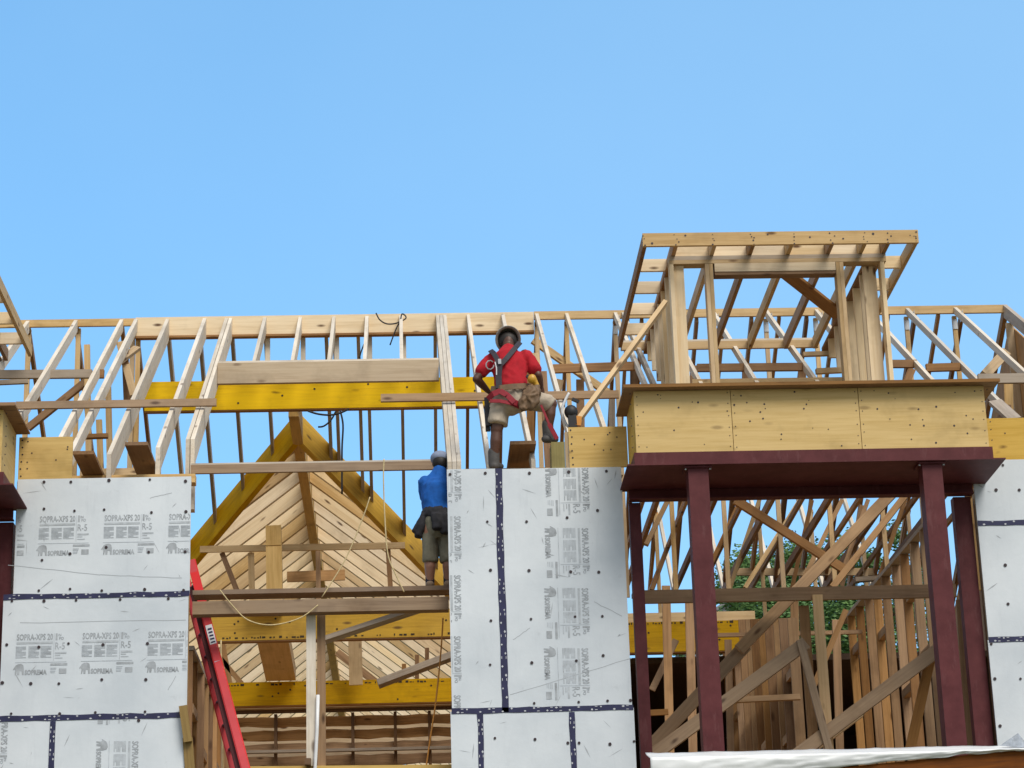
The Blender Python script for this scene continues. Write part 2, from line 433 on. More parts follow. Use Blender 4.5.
FL = F6([(110,55),(177,55),(272,51),(374,49),(463,53),(42,127),(110,122),(186,127),(260,124),(378,131),(464,129),(28,241),(105,250),(175,234),(265,218),(371,230),(462,229),(24,327),(97,326),(175,322),(254,326),(361,323),(458,325),(17,461),(97,467),(171,458),(257,461),(368,458),(6,556),(77,558),(147,558),(254,548),(364,548),(28,633),(149,633),(238,630),(346,650),(362,628),(30,352),(110,352),(190,350),(300,348),(420,346)], 0, 460, 2.495)
FC = F6([(50,36),(138,33),(248,33),(346,30),(440,28),(46,160),(143,154),(241,154),(342,144),(418,126),(482,132),(46,285),(151,275),(247,276),(351,279),(421,280),(493,270),(48,403),(152,401),(252,397),(362,391),(430,390),(493,389),(52,511),(150,511),(254,506),(365,501),(432,488),(497,479),(260,607),(371,604),(443,601),(500,600),(52,634),(52,695),(162,694),(262,697),(344,706),(372,706),(449,709),(509,702)], 430, 460, 2.495)
FR = F6([(97,13),(28,78),(80,75),(138,75),(43,270),(103,263),(53,357),(110,360),(68,460),(77,547),(141,547),(90,665)], 964, 460, 2.5)
def pier(label, x0, x1, ztop):
    root = thing('insulated_wall', label, 'wall', ((x0+x1)/2, .1, 0), 'foam clad wall piers')
    MB().box(x0+.012, x1-.012, .002, .016, 0, ztop-.02).build('sheathing', M['osb'], root)
    for x in (x0+.035, (x0+x1)/2, x1-.035): MB().box(x-.02, x+.02, .018, .155, 0, ztop-.045).build('stud', M['pine'], root)
    MB().box(x0+.012, x1-.012, .018, .155, ztop-.043, ztop-.003).build('top_plate', M['pine'], root)
    return root
ZT, Z1, Z2 = 8.13, 6.946, 5.785
# left pier
LP = pier('grey foam clad wall with two rows of upright printed blocks, left of the red ladder', -3.74, -2.06, ZT-.02)
mid = .003
b1 = board(LP, -3.72, -2.06, Z1+mid, 8.105, FL, [(8, 565, 100, 575), (100, 575, 182, 578), (150, 498, 172, 493)]); b2 = board(LP, -3.81, -2.07, Z2+mid, Z1-mid, FL, [(20, 623, 186, 620), (168, 690, 176, 676)])
xs_ = at(52, 745, FY).x
b3 = board(LP, -3.86, xs_-mid, 3.4, Z2-mid, FL); b4 = board(LP, xs_+mid, -2.085, 3.4, Z2-mid, FL)
b5 = board(LP, -3.86, -2.085, 0.0, 3.394, [])
tape(LP, (-3.81, 0, Z1), (-2.06, 0, Z1)); tape(LP, (-3.86, 0, Z2), (-2.085, 0, Z2)); tape(LP, (xs_, 0, Z2-.03), (xs_, 0, 3.4))
tape(LP, (-3.86, 0, 3.397), (-2.085, 0, 3.397))
q = at(40, 516, FY); dx = .615
for k in (-1, 0, 1, 2): put_print(b1, q.x+k*dx, q.z, (-3.70, -2.065, Z1+.03, 8.1), sx=.96)
q = at(17, 634, FY)
for k in (-1, 0, 1, 2): put_print(b2, q.x+k*dx, q.z, (-3.79, -2.075, Z2+.03, Z1-.03), sx=.96)
q = at(139, 741, FY)
put_print(b4, q.x, q.z, (xs_+.02, -2.09, 3.4, Z2-.03), True); put_print(b4, q.x, q.z-.64, (xs_+.02, -2.09, 3.4, Z2-.03), True); put_print(b4, q.x, q.z+.66, (xs_+.02, -2.09, 3.4, Z2-.03), True)
q = at(8, 736, FY)
put_print(b3, q.x, q.z+.2, (-3.85, xs_-.02, 3.4, Z2-.03), True); put_print(b3, q.x, q.z-.44, (-3.85, xs_-.02, 3.4, Z2-.03), True)
# centre pier
CP = pier('grey foam clad wall with sideways printed blocks, under the worker in red', .405, 2.10, 8.115)
xt = at(501, 560, FY).x
c1 = board(CP, .405, xt-mid, Z2-.02+mid, 8.13, FC); c2 = board(CP, xt+mid, 2.10, Z2-.02+mid, 8.125, FC, [(510, 695, 632, 658), (594, 602, 622, 616), (513, 640, 530, 628)])
xa, xb = at(481, 745, FY).x, at(573, 745, FY).x; zj = Z2-.02-mid
c3 = board(CP, .39, xa-mid, 3.4, zj, FC); c4 = board(CP, xa+mid, xb-mid, 3.4, zj, FC); c5 = board(CP, xb+mid, 2.115, 3.4, zj, FC)
board(CP, .39, 2.115, 0., 3.394, [])
tape(CP, (xt, 0, 8.13), (xt, 0, Z2-.04), .066); tape(CP, (.40, 0, Z2-.02), (2.11, 0, Z2-.02)); tape(CP, (xa, 0, zj-.03), (xa, 0, 3.4), .055); tape(CP, (xb, 0, zj-.03), (xb, 0, 3.4), .055)
tape(CP, (.39, 0, 3.397), (2.115, 0, 3.397))
for py in (467, 528, 588, 648):
    q = at(588.5, py, FY); put_print(c2, q.x, q.z, (xt+.05, 2.09, Z2, 8.12), True, sx=1.08, sz=.98)
for py in (457, 516, 575, 636, 695):
    q = at(461, py, FY); put_print(c1, q.x, q.z, (.415, xt-.05, Z2, 8.12), True, sx=1.08, sz=.98)
for px, bd, re in ((556, c4, (xa+.03, xb-.03, 3.5, zj-.03)),):
    q = at(px, 722, FY); put_print(bd, q.x, q.z-.8, re, True)
# right pier
RP = pier('grey foam clad wall without printed blocks at the right edge, beside the maroon column', 5.545, 7.34, 7.87)
d1 = board(RP, 5.545, 7.34, 7.49+mid, 8.13, FR); d2 = board(RP, 5.545, 7.34, 6.34+mid, 7.49-mid, FR)
d3 = board(RP, 5.535, 7.34, 5.2, 6.34-mid, FR); board(RP, 5.535, 7.34, 0, 5.194, [])
tape(RP, (5.545, 0, 7.49), (7.34, 0, 7.49)); tape(RP, (5.545, 0, 6.34), (7.34, 0, 6.34)); tape(RP, (5.535, 0, 5.197), (7.34, 0, 5.197))

# plywood bands beside the canopy boxes
def band(label, x0, x1, z0, z1, mat='plyy', y0=-.012, y1=.012):
    mb = MB(); mb.box(x0, x1, y0, y1, z0, z1)
    for k in range(7): disc(mb, random.uniform(x0+.04, x1-.04), random.uniform(z0+.03, z1-.03), .008, y0-.003, 6)
    for k in range(6): disc(mb, x0+.03+random.uniform(-.01, .01), z0+.03+(z1-z0-.06)*k/5, .009, y0-.003, 6)
    return tag(mb.build('plywood_sheet', [M[mat], M['fastener']]), label, 'plywood', 'plywood panels over the piers')
band('short yellowish plywood panel over the left end of the wall, beside the corner box', -3.72, -3.205, 8.108, 8.53)
band('yellow plywood panel with a diagonal pale stick standing on it, left of the big canopy', 1.60, 2.172, 8.128, 8.54)
band('yellow plywood panel above the foam wall at the right edge', 5.56, 7.3, 8.133, 8.56)

# ------------------------------------------------------------------ steel canopy with plywood box (two of them)
def canopy(label):
    r = thing('steel_canopy', label, 'canopy', (3.86, -.4, 0), 'maroon steel canopies')
    # soffit plate, with its lip
    MB().box(2.08, 5.66, -.86, .035, 7.888, 7.900).build('soffit_plate', M['steel'], r)
    MB().box(2.155, 5.56, -.80, -.765, 7.902, 8.03).build('front_channel', M['steel'], r)
    MB().box(2.155, 2.19, -.763, -.03, 7.902, 8.03).build('side_channel', M['steel'], r)
    MB().box(5.525, 5.56, -.763, -.03, 7.902, 8.03).build('side_channel', M['steel'], r)
    m = MB(); m.box(2.165, 5.53, -.02, .0, 7.80, 7.886); m.box(2.165, 5.53, -.06, .06, 7.787, 7.799); m.build('rear_beam', M['steel'], r)
    for x0, x1 in ((2.655, 2.845), (4.872, 5.06)):
        m = MB(); m.box(x0, x1, -.80, -.61, 0, 7.886); c_ = m.build('column', M['steel'], r)
        MB().box(x0-.035, x1+.035, -.825, -.585, 7.868, 7.885).build('cap_plate', M['steel'], c_)
        for bx in (x0-.02, x1+.02): MB().tube([(bx, -.79, 7.855), (bx, -.79, 7.868)], .012, 6).build('bolt', M['alu'], c_)
    for x0, x1 in ((2.17, 2.28), (5.35, 5.52)):
        m = MB(); m.box(x0, x1, .07, .19, 0, 7.785); m.build('column', M['steel'], r)
    return r
cA = canopy('maroon steel canopy on columns in the right half, carrying the long plywood box')
SHB = -9.28
cB = copy_tree(cA, SHB, 'dark maroon steel canopy corner cut off by the left edge'); cB.location.z -= .08
def plybox(label):
    r = thing('plywood_box', label, 'plywood box', (3.86, -.4, 8.03), 'plywood boxes on the canopies')
    m = MB(); cuts = [2.175, 3.10, 4.32, 5.535]
    rnd = random.Random(5)
    for a, b in zip(cuts[:-1], cuts[1:]): m.box(a+.003, b-.003, -.79, -.772, 8.032, 8.64)
    for a in cuts:
        for k in range(6):
            for sx in (-.03, .03): disc2(m, a+sx, 8.08+.52*k/5+rnd.uniform(-.02, .02), .0055, -.793)
    for k in range(46): disc2(m, rnd.uniform(2.25, 5.48), rnd.uniform(8.06, 8.61), rnd.uniform(.004, .011), -.793)
    m.build('front_panel', [M['ply'], M['fastener']], r)
    for a in cuts[1:-1]: MB().box(a-.05, a+.05, -.7695, -.745, 8.04, 8.49).build('backing_strip', M['pine'], r)
    MB().box(2.178, 2.196, -.770, -.02, 8.032, 8.64).build('side_panel', M['plyy'], r)
    MB().box(5.514, 5.532, -.770, -.02, 8.032, 8.64).build('side_panel', M['plyy'], r)
    MB().box(2.075, 5.66, -.90, .0, 8.643, 8.662).build('cover_sheet', M['brown'], r)
    m = MB(); m.box(2.070, 5.665, -.915, -.902, 8.640, 8.672); m.build('edge_trim', M['brown'], r)
    for x in (2.6, 3.2, 3.8, 4.4, 5.0): MB().box(x-.02, x+.02, -.768, -.03, 8.50, 8.64).build('joist', M['pine'], r)
    return r
def disc2(mb, x, z, r, y):
    n = 6
    vs = [(x+r*math.cos(2*math.pi*k/n), y, z+r*math.sin(2*math.pi*k/n)) for k in range(n)]
    vs += [(a, -.780, c) for a, b, c in vs]
    mb.add(vs, [tuple(range(n))]+[(k, n+k, n+(k+1) % n, (k+1) % n) for k in range(n)], None, 1)
pA = plybox('long tan plywood box with a wide cover sheet on the maroon canopy')
pB = copy_tree(pA, SHB, 'plywood box corner with cover sheet at the left edge'); pB.location.z -= .08

# ------------------------------------------------------------------ main roof frame
RF = thing('roof_frame', 'long open gable roof frame of bare rafters along the top, behind the dormers', 'roof frame', (1.5, 6.1, 8.1))
RG = (1, PIT)
def rafter(x, w, hv, yk, zfoot, mat, ytop=None, name='rafter'):
    """front rafter: plumb cut at yk, foot at zfoot; hv = vertical depth"""
    yt = (RY-.03) if ytop is None else ytop
    p = [(yt, zf(yt)), (yk, zf(yk)), (yk, min(zfoot, zf(yk)-hv))]
    yb = yk+.14
    if zfoot < zf(yk)-hv: p += [(yb, zfoot), (yb, zf(yb)-hv)]
    p += [(yt, zf(yt)-hv)]
    return MB().prism_x(p, x-w/2, x+w/2, RG).build(name, mat, RF)
# left part: deep pale rafters
rafter(-4.70, .045, .16, .6, 8.2, M['pale']); rafter(-4.10, .045, .16, .6, 8.15, M['pale'])
rafter(-3.53, .045, .16, .6, 8.15, M['pale']); rafter(-3.35, .045, .16, .45, 8.15, M['pale'])
rafter(-2.955, .045, .29, .76, 8.12, M['pale']); rafter(-2.49, .045, .27, .95, 8.12, M['pale'])
rafter(-2.215, .042, .29, 1.2, 8.12, M['pale']); rafter(-2.165, .042, .29, 1.2, 8.12, M['pale'])
# jacks above the opening
for x in (-1.735, -1.29, -.866, -.45, -.02): rafter(x, .042, .20, 3.99, 99., M['pale'], None, 'jack_rafter')
for x in (.442, .488, .534): rafter(x, .042, .22, .35, 8.12, M['pale'])
rafter(.83, .042, .16, .25, 8.12, M['pale']); rafter(1.27, .042, .16, .35, 8.12, M['pale'])
for x in (1.70, 2.08): rafter(x, .042, .11, .25, 8.15, M['pale'])
for x in (2.70, 2.80, 3.32, 3.95, 4.63, 5.27, 5.93, 6.44, 7.06): rafter(x, .042, .10, .25, 8.3, M['pale'])
# ridge
MB().box(-5.6, -3.36, 6.075, 6.115, 11.90, 11.995).build('ridge_board', M['pine'], RF)
MB().box(-3.355, 1.66, 6.075, 6.135, 11.755, 12.005).build('ridge_header', M['tan'], RF)
MB().box(-3.355, 1.66, 6.06, 6.150, 11.725, 11.753).build('ridge_lower_edge', M['brown'], RF)
MB().box(1.665, 7.70, 6.075, 6.115, 11.905, 12.01).build('ridge_board', M['pine'], RF)
# rear slope rafters
def rear(x, ye, hv, mat, w=.042):
    p = [(RY+.03, zb(RY+.03)-.01), (RY+.03, zb(RY+.03)-hv), (ye, zb(ye)-hv), (ye, zb(ye)-.01)]
    MB().prism_x(p, x-w/2, x+w/2, (1, -PIT)).build('rear_rafter', mat, RF)
# cross gable valley: apex and slope
AX, AY = -1.385, 7.42
def valley_y(x): return AY+abs(x-AX)*1.215
for x in (-4.70, -4.10, -3.53, -3.35): rear(x, 12.2, .14, M['brown'])
for x in (-2.955, -2.56, -2.155, -1.735, -1.02+.05, -.866+.30, -.45, -.02, .41): rear(x, min(12., valley_y(x)+.12), .20, M['grey'])
rear(-.866, valley_y(-.866), .2, M['grey'])
for x in (.83, 1.27, 1.70, 2.08): rear(x, 12.2 if x > 1.6 else valley_y(x), .12, M['brown'])
for x in (2.70, 3.04, 3.742, 4.445, 5.153, 5.861, 6.545, 7.15): rear(x, 10.25, .13, M['brown'])
# posts under the ridge (webs)
for x in (-4.70, -4.08, -3.40, -3.33): stick('web_post', M['pine'], RF, (x, 6.18, 8.2), (x, 6.18, 11.9), .06, .05, (0, 1, 0))
for x in (1.70, 2.08, 2.70, 3.30, 3.95, 4.63, 5.27, 5.93, 6.44, 7.06): stick('web_post', M['pine'], RF, (x, 6.19, 8.3), (x, 6.19, 11.9), .055, .045, (0, 1, 0))
for x in (-1.735, -1.29, -.866, -.45, -.02): stick('web_post', M['pale'], RF, (x+.03, 6.2, 10.9), (x+.03, 6.2, 11.74), .06, .045, (0, 1, 0))
# bottom chords towards the rear plate, and struts beyond
for x in (3.04, 3.742, 4.445, 5.153, 5.861, 6.545):
    stick('bottom_chord', M['brown'], RF, (x, 2.1, 9.33), (x, 10.2, 9.33), .05, .10)
    stick('rear_strut', M['pale'], RF, (x, 10.22, 9.32), (x-.02, 12.1, 11.5), .045, .09)
    stick('web_post', M['brown'], RF, (x-.03, 9.9, 9.39), (x-.03, 8.2, 10.58), .045, .08)
for k, x in enumerate((2.86, 3.39, 4.09, 4.80, 5.51, 6.20, 6.85)):
    rear(x, 10.25, .10, M['stud'], .04)
    stick('bottom_chord', M['stud'], RF, (x, 5.2, 9.30), (x, 10.2, 9.30), .04, .07)
    stick('web_post', M['stud'], RF, (x, 10.1, 9.33), (x+.02, 8.9, 10.1), .04, .06)
    stick('web_post', M['pine'], RF, (x, 8.9, 8.3), (x, 8.9, 10.1), .05, .04, (0, 1, 0))
for px0, py0, px1, py1, Y_ in ((652, 590, 686, 497, 7.4), (700, 588, 742, 497, 7.0), (745, 588, 800, 500, 7.2), (800, 586, 842, 500, 6.8), (838, 584, 868, 500, 7.3), (646, 545, 668, 500, 4.0), (760, 498, 730, 588, 8.0), (812, 500, 792, 588, 8.2), (862, 505, 842, 586, 8.0), (905, 500, 880, 575, 6.0)):
    stick('web_brace', M[random.choice(('stud', 'brown', 'pine', 'brace'))], RF, at(px0, py0, Y_), at(px1, py1, Y_+.3), .055, .04, (0, -1, .2))
# purlin strips and blocking
stick('blocking', M['grey'], RF, onF(-40, 375, -.12), onF(92, 374, -.12), .05, .10)
stick('blocking', M['brown'], RF, onF(94, 374, -.12), onF(104, 374, -.12), .05, .10)
stick('blocking', M['grey'], RF, onF(-30, 384, -.1), onF(28, 381.5, -.1), .05, .05)
stick('blocking', M['brown'], RF, onF(553, 369, -.08), onF(640, 366, -.08), .05, .10)
stick('blocking', M['brown'], RF, onF(697, 368, -.06), onF(805, 367, -.06), .05, .09)
stick('blocking', M['pine'], RF, onF(692, 382, -.02), onF(844, 380, -.02), .06, .05)
stick('blocking', M['pine'], RF, onF(803, 354.5, -.02), onF(833, 353.5, -.02), .06, .05)
stick('blocking', M['pine'], RF, onF(816, 371.5, -.02), onF(846, 370, -.02), .06, .06)
stick('blocking', M['brown'], RF, onF(892, 364, -.05), onF(917, 364, -.05), .05, .09)
stick('blocking', M['brown'], RF, onF(926, 368, -.05), onF(960, 367, -.05), .05, .09)
stick('blocking', M['grey'], RF, onF(978, 379, 0.02), onF(1060, 378, 0.02), .05, .11)
# opening header between the trimmers
p = onF(218, 372, -.1); 
MB().box(-2.14, .41, 3.86, 3.92, 10.36, 10.61).build('opening_header', wood('tan grey header', (.60, .49, .36), (.42, .32, .22), .6, .1, .02), RF)
MB().box(-2.14, .41, 3.925, 3.97, 10.44, 10.655).build('opening_header', M['pale'], RF)
# diagonal webs
def dgn(px0, py0, Y0, px1, py1, Y1, w=.045, h=.10, mat='pine', up=(0, -1, .3), name='diagonal_brace', parent=None):
    return stick(name, M[mat], parent or RF, at(px0, py0, Y0), at(px1, py1, Y1), h, w, up)
dgn(533, 340, 6.2, 608, 393, 6.3); dgn(120, 343, 5.6, 134, 396, 4.9, .045, .09); dgn(117, 363, 5.0, 137, 348, 5.6, .045, .09)
dgn(98, 372, 5.2, 28, 428, 5.4, .045, .09, 'brown'); dgn(535, 354, 5.6, 541, 398, 5.3, .045, .09)
dgn(125, 350, 5.3, 127, 400, 5.3, .05, .08, 'brown')
for px, top, bot in ((87, 345, 475), (99, 420, 475), (108, 380, 470)): dgn(px, top, 5.0, px+2, bot, 5.0, .045, .07, 'pine', (0, -1, 0), 'web_post')
dgn(530, 372, 5.2, 531, 470, 5.2, .05, .09, 'brown', (0, -1, 0), 'web_post'); dgn(543, 372, 4.9, 549, 470, 4.7, .05, .09, 'brown', (0, -1, 0), 'web_post')
dgn(580, 380, 4.0, 581, 440, 4.0, .05, .09, 'brown', (0, -1, 0), 'web_post'); dgn(612, 396, 4.0, 612, 440, 4.0, .05, .07, 'grey', (0, -1, 0), 'web_post')
dgn(560, 380, 4.5, 556, 398, 4.5, .05, .09, 'pine', (0, -1, 0), 'web_post')
for px in (746, 802, 848): dgn(px, 370, 4.2, px, 396, 4.2, .05, .09, 'brown', (0, -1, 0), 'web_post')
for px in (634, 694): dgn(px, 366, 4.2, px, 396, 4.2, .05, .09, 'brown', (0, -1, 0), 'web_post')
dgn(78, 437, 4.0, 108, 436, 4.0, .05, .05, 'brown', (0, -1, .2)); dgn(80, 474, 2.0, 150, 473, 2.0, .05, .10, 'pine', (0, -1, .2))
stick('wall_plate', M['pine'], RF, (.6, .9, 8.34), (2.2, .9, 8.34), .14, .09); stick('wall_plate', M['pine'], RF, (-3.4, .9, 8.34), (-2.1, .9, 8.34), .14, .09)
dgn(912, 369, 4.3, 905, 386, 4.3, .05, .09, 'brown', (0, -1, 0), 'web_post')
for x in (2.70, 3.32, 3.95, 4.63, 5.27, 5.93, 6.44, 7.06):
    MB().box(x+.022, x+.025, RY-.30, RY-.12, zf(RY-.2)-.13, zf(RY-.2)-.02).build('nail_plate', M['alu'], RF)
    MB().box(x-.03, x+.03, 6.158, 6.161, 11.72, 11.85).build('nail_plate', M['alu'], RF)
# gable end wall at the right: sheathed end, barge rafter and studs
GE = thing('gable_end_wall', 'tan sheathed gable end of the roof at the right edge', 'wall', (7.75, 4, 8))
MB().prism_x([(.6, 8.1), (RY, 11.75), (12, 8.1)], 7.74, 7.76, (0, 1)).build('sheathing', M['osb'], GE)
p = [(RY, zf(RY)+.02), (.2, zf(.2)+.02), (.2, zf(.2)-.16), (RY, zf(RY)-.16)]
MB().prism_x(p, 7.68, 7.735, RG).build('barge_rafter', M['grey'], GE)
MB().prism_x([(RY+.01, zb(RY)+.0), (12, zb(12)), (12, zb(12)-.14), (RY+.01, zb(RY)-.14)], 7.68, 7.735, (1, -PIT)).build('barge_rafter', M['brown'], GE)
for y in (1.4, 2.3, 3.2, 4.1, 5.0, 5.9): MB().box(7.64, 7.735, y-.02, y+.02, 8.2, zf(y)-.18).build('stud', M['pine'], GE)
dgn(985, 375, 4.4, 1006, 352, 5.2, .045, .12, 'pine', (0, -1, 0), 'diagonal_brace', GE)
dgn(995, 402, 1.9, 1015, 420, 1.4, .045, .14, 'grey', (0, -1, 0), 'diagonal_brace', GE)
dgn(1008, 378, 3.4, 1009, 420, 3.4, .045, .1, 'pine', (0, -1, 0), 'stud', GE)

# ------------------------------------------------------------------ flat-roofed dormer frame (two of them)
def dormer(label):
    r = thing('dormer_frame', label, 'dormer', (4.0, 2.5, 8.9), 'flat roofed dormer frames')
    X0, X1, Zt = 2.54, 5.47, 11.0
    m = MB(); m.box(X0, X1, 1.03, 1.07, Zt-.145, Zt); rn = random.Random(8)
    for jx in (2.89, 3.30, 3.71, 4.12, 4.55, 4.90, 5.15, 2.56, 5.45):
        for q in range(4): disc_at(m, jx+rn.uniform(-.03, .03), 1.027, Zt-.03-.035*q+rn.uniform(-.008, .008), rn.uniform(.005, .011))
    for q in range(9): disc_at(m, rn.uniform(X0, X1), 1.027, Zt-rn.uniform(.02, .12), rn.uniform(.006, .016))
    m.build('fascia_board', [M['pine'], M['fastener']], r)
    for x in (X0+.022, X1-.022): MB().box(x-.02, x+.02, 1.072, 4.25, Zt-.14, Zt-.003).build('rake_board', M['brown'] if x < 4 else M['pine'], r)
    xi0, xi1 = 2.89, 5.15
    js = [2.89, 3.30, 3.71, 4.12, 4.55, 4.90, 5.15]
    for x in js: MB().box(x-.021, x+.021, 1.072, 4.38, Zt-.142, Zt-.004).build('roof_joist', M['stud'] if int(x*100) % 2 else M['pine'], r)
    for y in (1.78, 2.45, 3.13, 3.8):
        MB().box(X0+.044, xi0-.023, y-.02, y+.02, Zt-.142, Zt-.005).build('lookout', M['tan'], r)
        MB().box(js[-1]+.023, X1-.044, y-.02, y+.02, Zt-.142, Zt-.005).build('lookout', M['tan'], r)
    # blocking that closes the joist bays over the wall
    for a, b in zip(js[:-1], js[1:]): MB().box(a+.023, b-.023, 1.40, 1.44, Zt-.142, Zt-.006).build('bay_block', M['tan'], r)
    yw0, yw1 = 1.33, 1.47
    MB().box(2.84, 5.17, yw0, yw1, Zt-.190, Zt-.146).build('top_plate', M['grey'], r)
    MB().box(2.84, 5.17, yw0-.002, yw1, Zt-.234, Zt-.192).build('top_plate', M['pine'], r)
    MB().box(3.325, 4.62, yw0-.003, yw1, Zt-.33, Zt-.236).build('opening_header', M['tan'], r)
    MB().box(3.325, 4.62, yw0+.004, yw1-.01, Zt-.365, Zt-.332).build('opening_header', M['brown'], r)
    zb0 = 8.93
    for x in (2.865, 5.125): MB().box(x-.021, x+.021, yw0, yw1, zb0, Zt-.236).build('corner_stud', M['tan'], r)
    for x in (3.245, 3.287): MB().box(x-.020, x+.020, yw0, yw1, zb0, Zt-.236).build('stud', M['pine'], r)
    for x in (4.645, 4.687): MB().box(x-.020, x+.020, yw0, yw1, zb0, Zt-.236).build('stud', M['pine'], r)
    MB().box(2.892, 3.00, yw0+.05, yw1, zb0, Zt-.236).build('corner_stud', M['tan'], r)
    MB().box(4.94, 5.08, yw1+.005, yw1+.045, zb0, Zt-.236).build('corner_stud', M['tan'], r)
    # cheek walls: studs stepping back up the slope, with a top plate
    for sx, x0, x1 in ((0, 2.845, 2.985), (1, 4.975, 5.11)):
        MB().box(x0, x1, yw1+.06, 4.35, Zt-.19, Zt-.146).build('cheek_plate', M['brown'], r)
        y = 1.85
        while y < 4.1:
            MB().box(x0, x1, y-.02, y+.02, zf(y)-.02, Zt-.192).build('cheek_stud', M['tan'], r); y += .41
    MB().box(2.992, 3.005, 1.6, 3.1, zf(1.6), Zt-.3).build('cheek_sheathing', M['tan'], r)
    # plate the joists land on, along the main rafters
    MB().box(2.6, 4.95, 4.40, 4.44, Zt-.115, Zt-.02).build('rear_plate', M['pine'], r); MB().box(2.6, 4.95, 4.445, 4.60, Zt-.06, Zt+.02).build('rear_plate', M['pale'], r)  # pale upper strip stands in for a sunlit plate top
    stick('roof_brace', M['brown'], r, atZ(787, 274, Zt-.165), atZ(840, 316, Zt-.165), .17, .035)
    return r
dA = dormer('flat roofed dormer frame of bare studs above the long plywood box')
dB = copy_tree(dA, -9.80, 'dormer frame corner with open lookouts cut off by the left edge')
tag(stick('timber_brace', M['pine'], None, at(665, 303, 1.25), at(575, 425, .25), .045, .085, (0, -1, .3)), 'pale stick leaning from the dormer corner down to the plywood panel', 'timber')

# ------------------------------------------------------------------ cross gable behind the entrance bay
CG = thing('rear_gable_roof', 'pale rafters of the gable roof behind the opening, framed by two sloping yellow beams', 'roof frame', (AX, 9, 8))
GZ = zb(AY)-.02; GS = .775
def gz(x): return GZ-GS*abs(x-AX)
for sgn in (-1, 1):
    xe = AX+sgn*3.7
    a = V(AX+sgn*.03, AY, gz(AX)); b = V(xe, valley_y(xe), gz(xe))
    up = Vector((0, 0, 1))
    mb = MB(); d = (b-a); hv = .37; th = .09
    nrm = V(d.y, -d.x, 0).normalized()
    if nrm.y > 0: nrm = -nrm
    vs = [a, b, b-V(0, 0, hv), a-V(0, 0, hv)]
    vs2 = [v-nrm*th for v in vs]
    L = d.length; r = random.uniform(0, 50)
    gs = [V(r, 0, 0), V(r+L, 0, 0), V(r+L, 0, -.35), V(r, 0, -.35)]; gs2 = [q+V(0, .09, 0) for q in gs]
    fs = [(0, 1, 2, 3), (7, 6, 5, 4), (0, 4, 5, 1), (1, 5, 6, 2), (2, 6, 7, 3), (3, 7, 4, 0)]
    if sgn < 0: fs = [tuple(reversed(f)) for f in fs]
    mb.add(vs+vs2, fs, gs+gs2); mb.build('valley_beam', M['ochre'], CG)
MB().box(AX-.065, AX+.065, 6.3, 27.2, GZ-.40, GZ-.05).build('ridge_beam', wood('ochre beam', (.66, .38, .06), (.44, .23, .03), .5, 0, .02), CG)
y = AY+.55
i = 0
while y < 27:
    hv_ = random.uniform(.27, .32)
    for sgn in (-1, 1):
        x0 = AX+sgn*.072; reach = 4.3
        # rafters in front of the valley's lower end stop at the valley
        reach_v = (y-AY)/1.215
        if reach_v < reach: xe = AX+sgn*(reach_v-.03)
        else: xe = AX+sgn*reach
        if abs(xe-x0) > .3:
            hv = hv_
            p = [V(x0, y, gz(x0)-.02), V(xe, y, gz(xe)-.02)]
            mb = MB(); r_ = random.uniform(0, 50); L = (p[1]-p[0]).length
            vs = []; gs = []
            for yy in (y-.05, y+.05):
                for q, t in ((p[0], 0), (p[1], L)):
                    for dz in (0, -hv): vs.append(V(q.x, yy, q.z+dz)); gs.append(V(r_+t, yy, dz))
            # order: 0 top-in,1 bot-in,2 top-out,3 bot-out (front), 4.. back
            fs = [(0, 1, 3, 2), (4, 6, 7, 5), (0, 2, 6, 4), (1, 5, 7, 3), (0, 4, 5, 1), (2, 3, 7, 6)]
            if sgn < 0: fs = [tuple(reversed(f)) for f in fs]
            mb.add(vs, fs, gs); mb.build('rafter', M[random.choice(('tan', 'tan', 'tan', 'pine'))], CG)
    y += random.uniform(.66, .82); i += 1
def cgs(px0, py0, px1, py1, Y, w, mat='tan', name='tie', th=.04, Y1=None):
    return stick(name, M[mat], CG, at(px0, py0, Y), at(px1, py1, Y if Y1 is None else Y1), w, th, (0, -1, 0))
cgs(200, 549.5, 405, 545.5, 8.55, .085, 'pine', 'collar_tie')
cgs(222, 553, 239, 596, 8.6, .07, 'brown', 'hanger'); cgs(251, 553, 252, 596, 8.6, .08, 'pine', 'hanger'); cgs(388, 549, 391, 596, 8.6, .065, 'brown', 'hanger')
cgs(287, 577, 345, 575, 13.0, .16, 'stud', 'collar_tie')
cgs(318, 546, 319, 640, 12.0, .07, 'stud', 'post')
cgs(355, 640, 356, 685, 9.3, .18, 'pine', 'post'); cgs(337, 652, 378, 684, 10.5, .10, 'stud', 'strut')
cgs(404, 664, 404, 690, 11.0, .06, 'brown', 'hanger'); cgs(417, 655, 417, 680, 11.0, .06, 'brown', 'hanger'); cgs(427, 648, 427, 670, 11.0, .06, 'brown', 'hanger')
for x0, x1 in ((205, 262), (222, 250)): cgs(x0, 640, x1-20, 684, 11.5, .07, 'stud', 'hanger')
MB().box(-4.6, 1.9, 12.02, 12.16, 8.15, 8.25).build('gable_plate', M['pine'], CG)

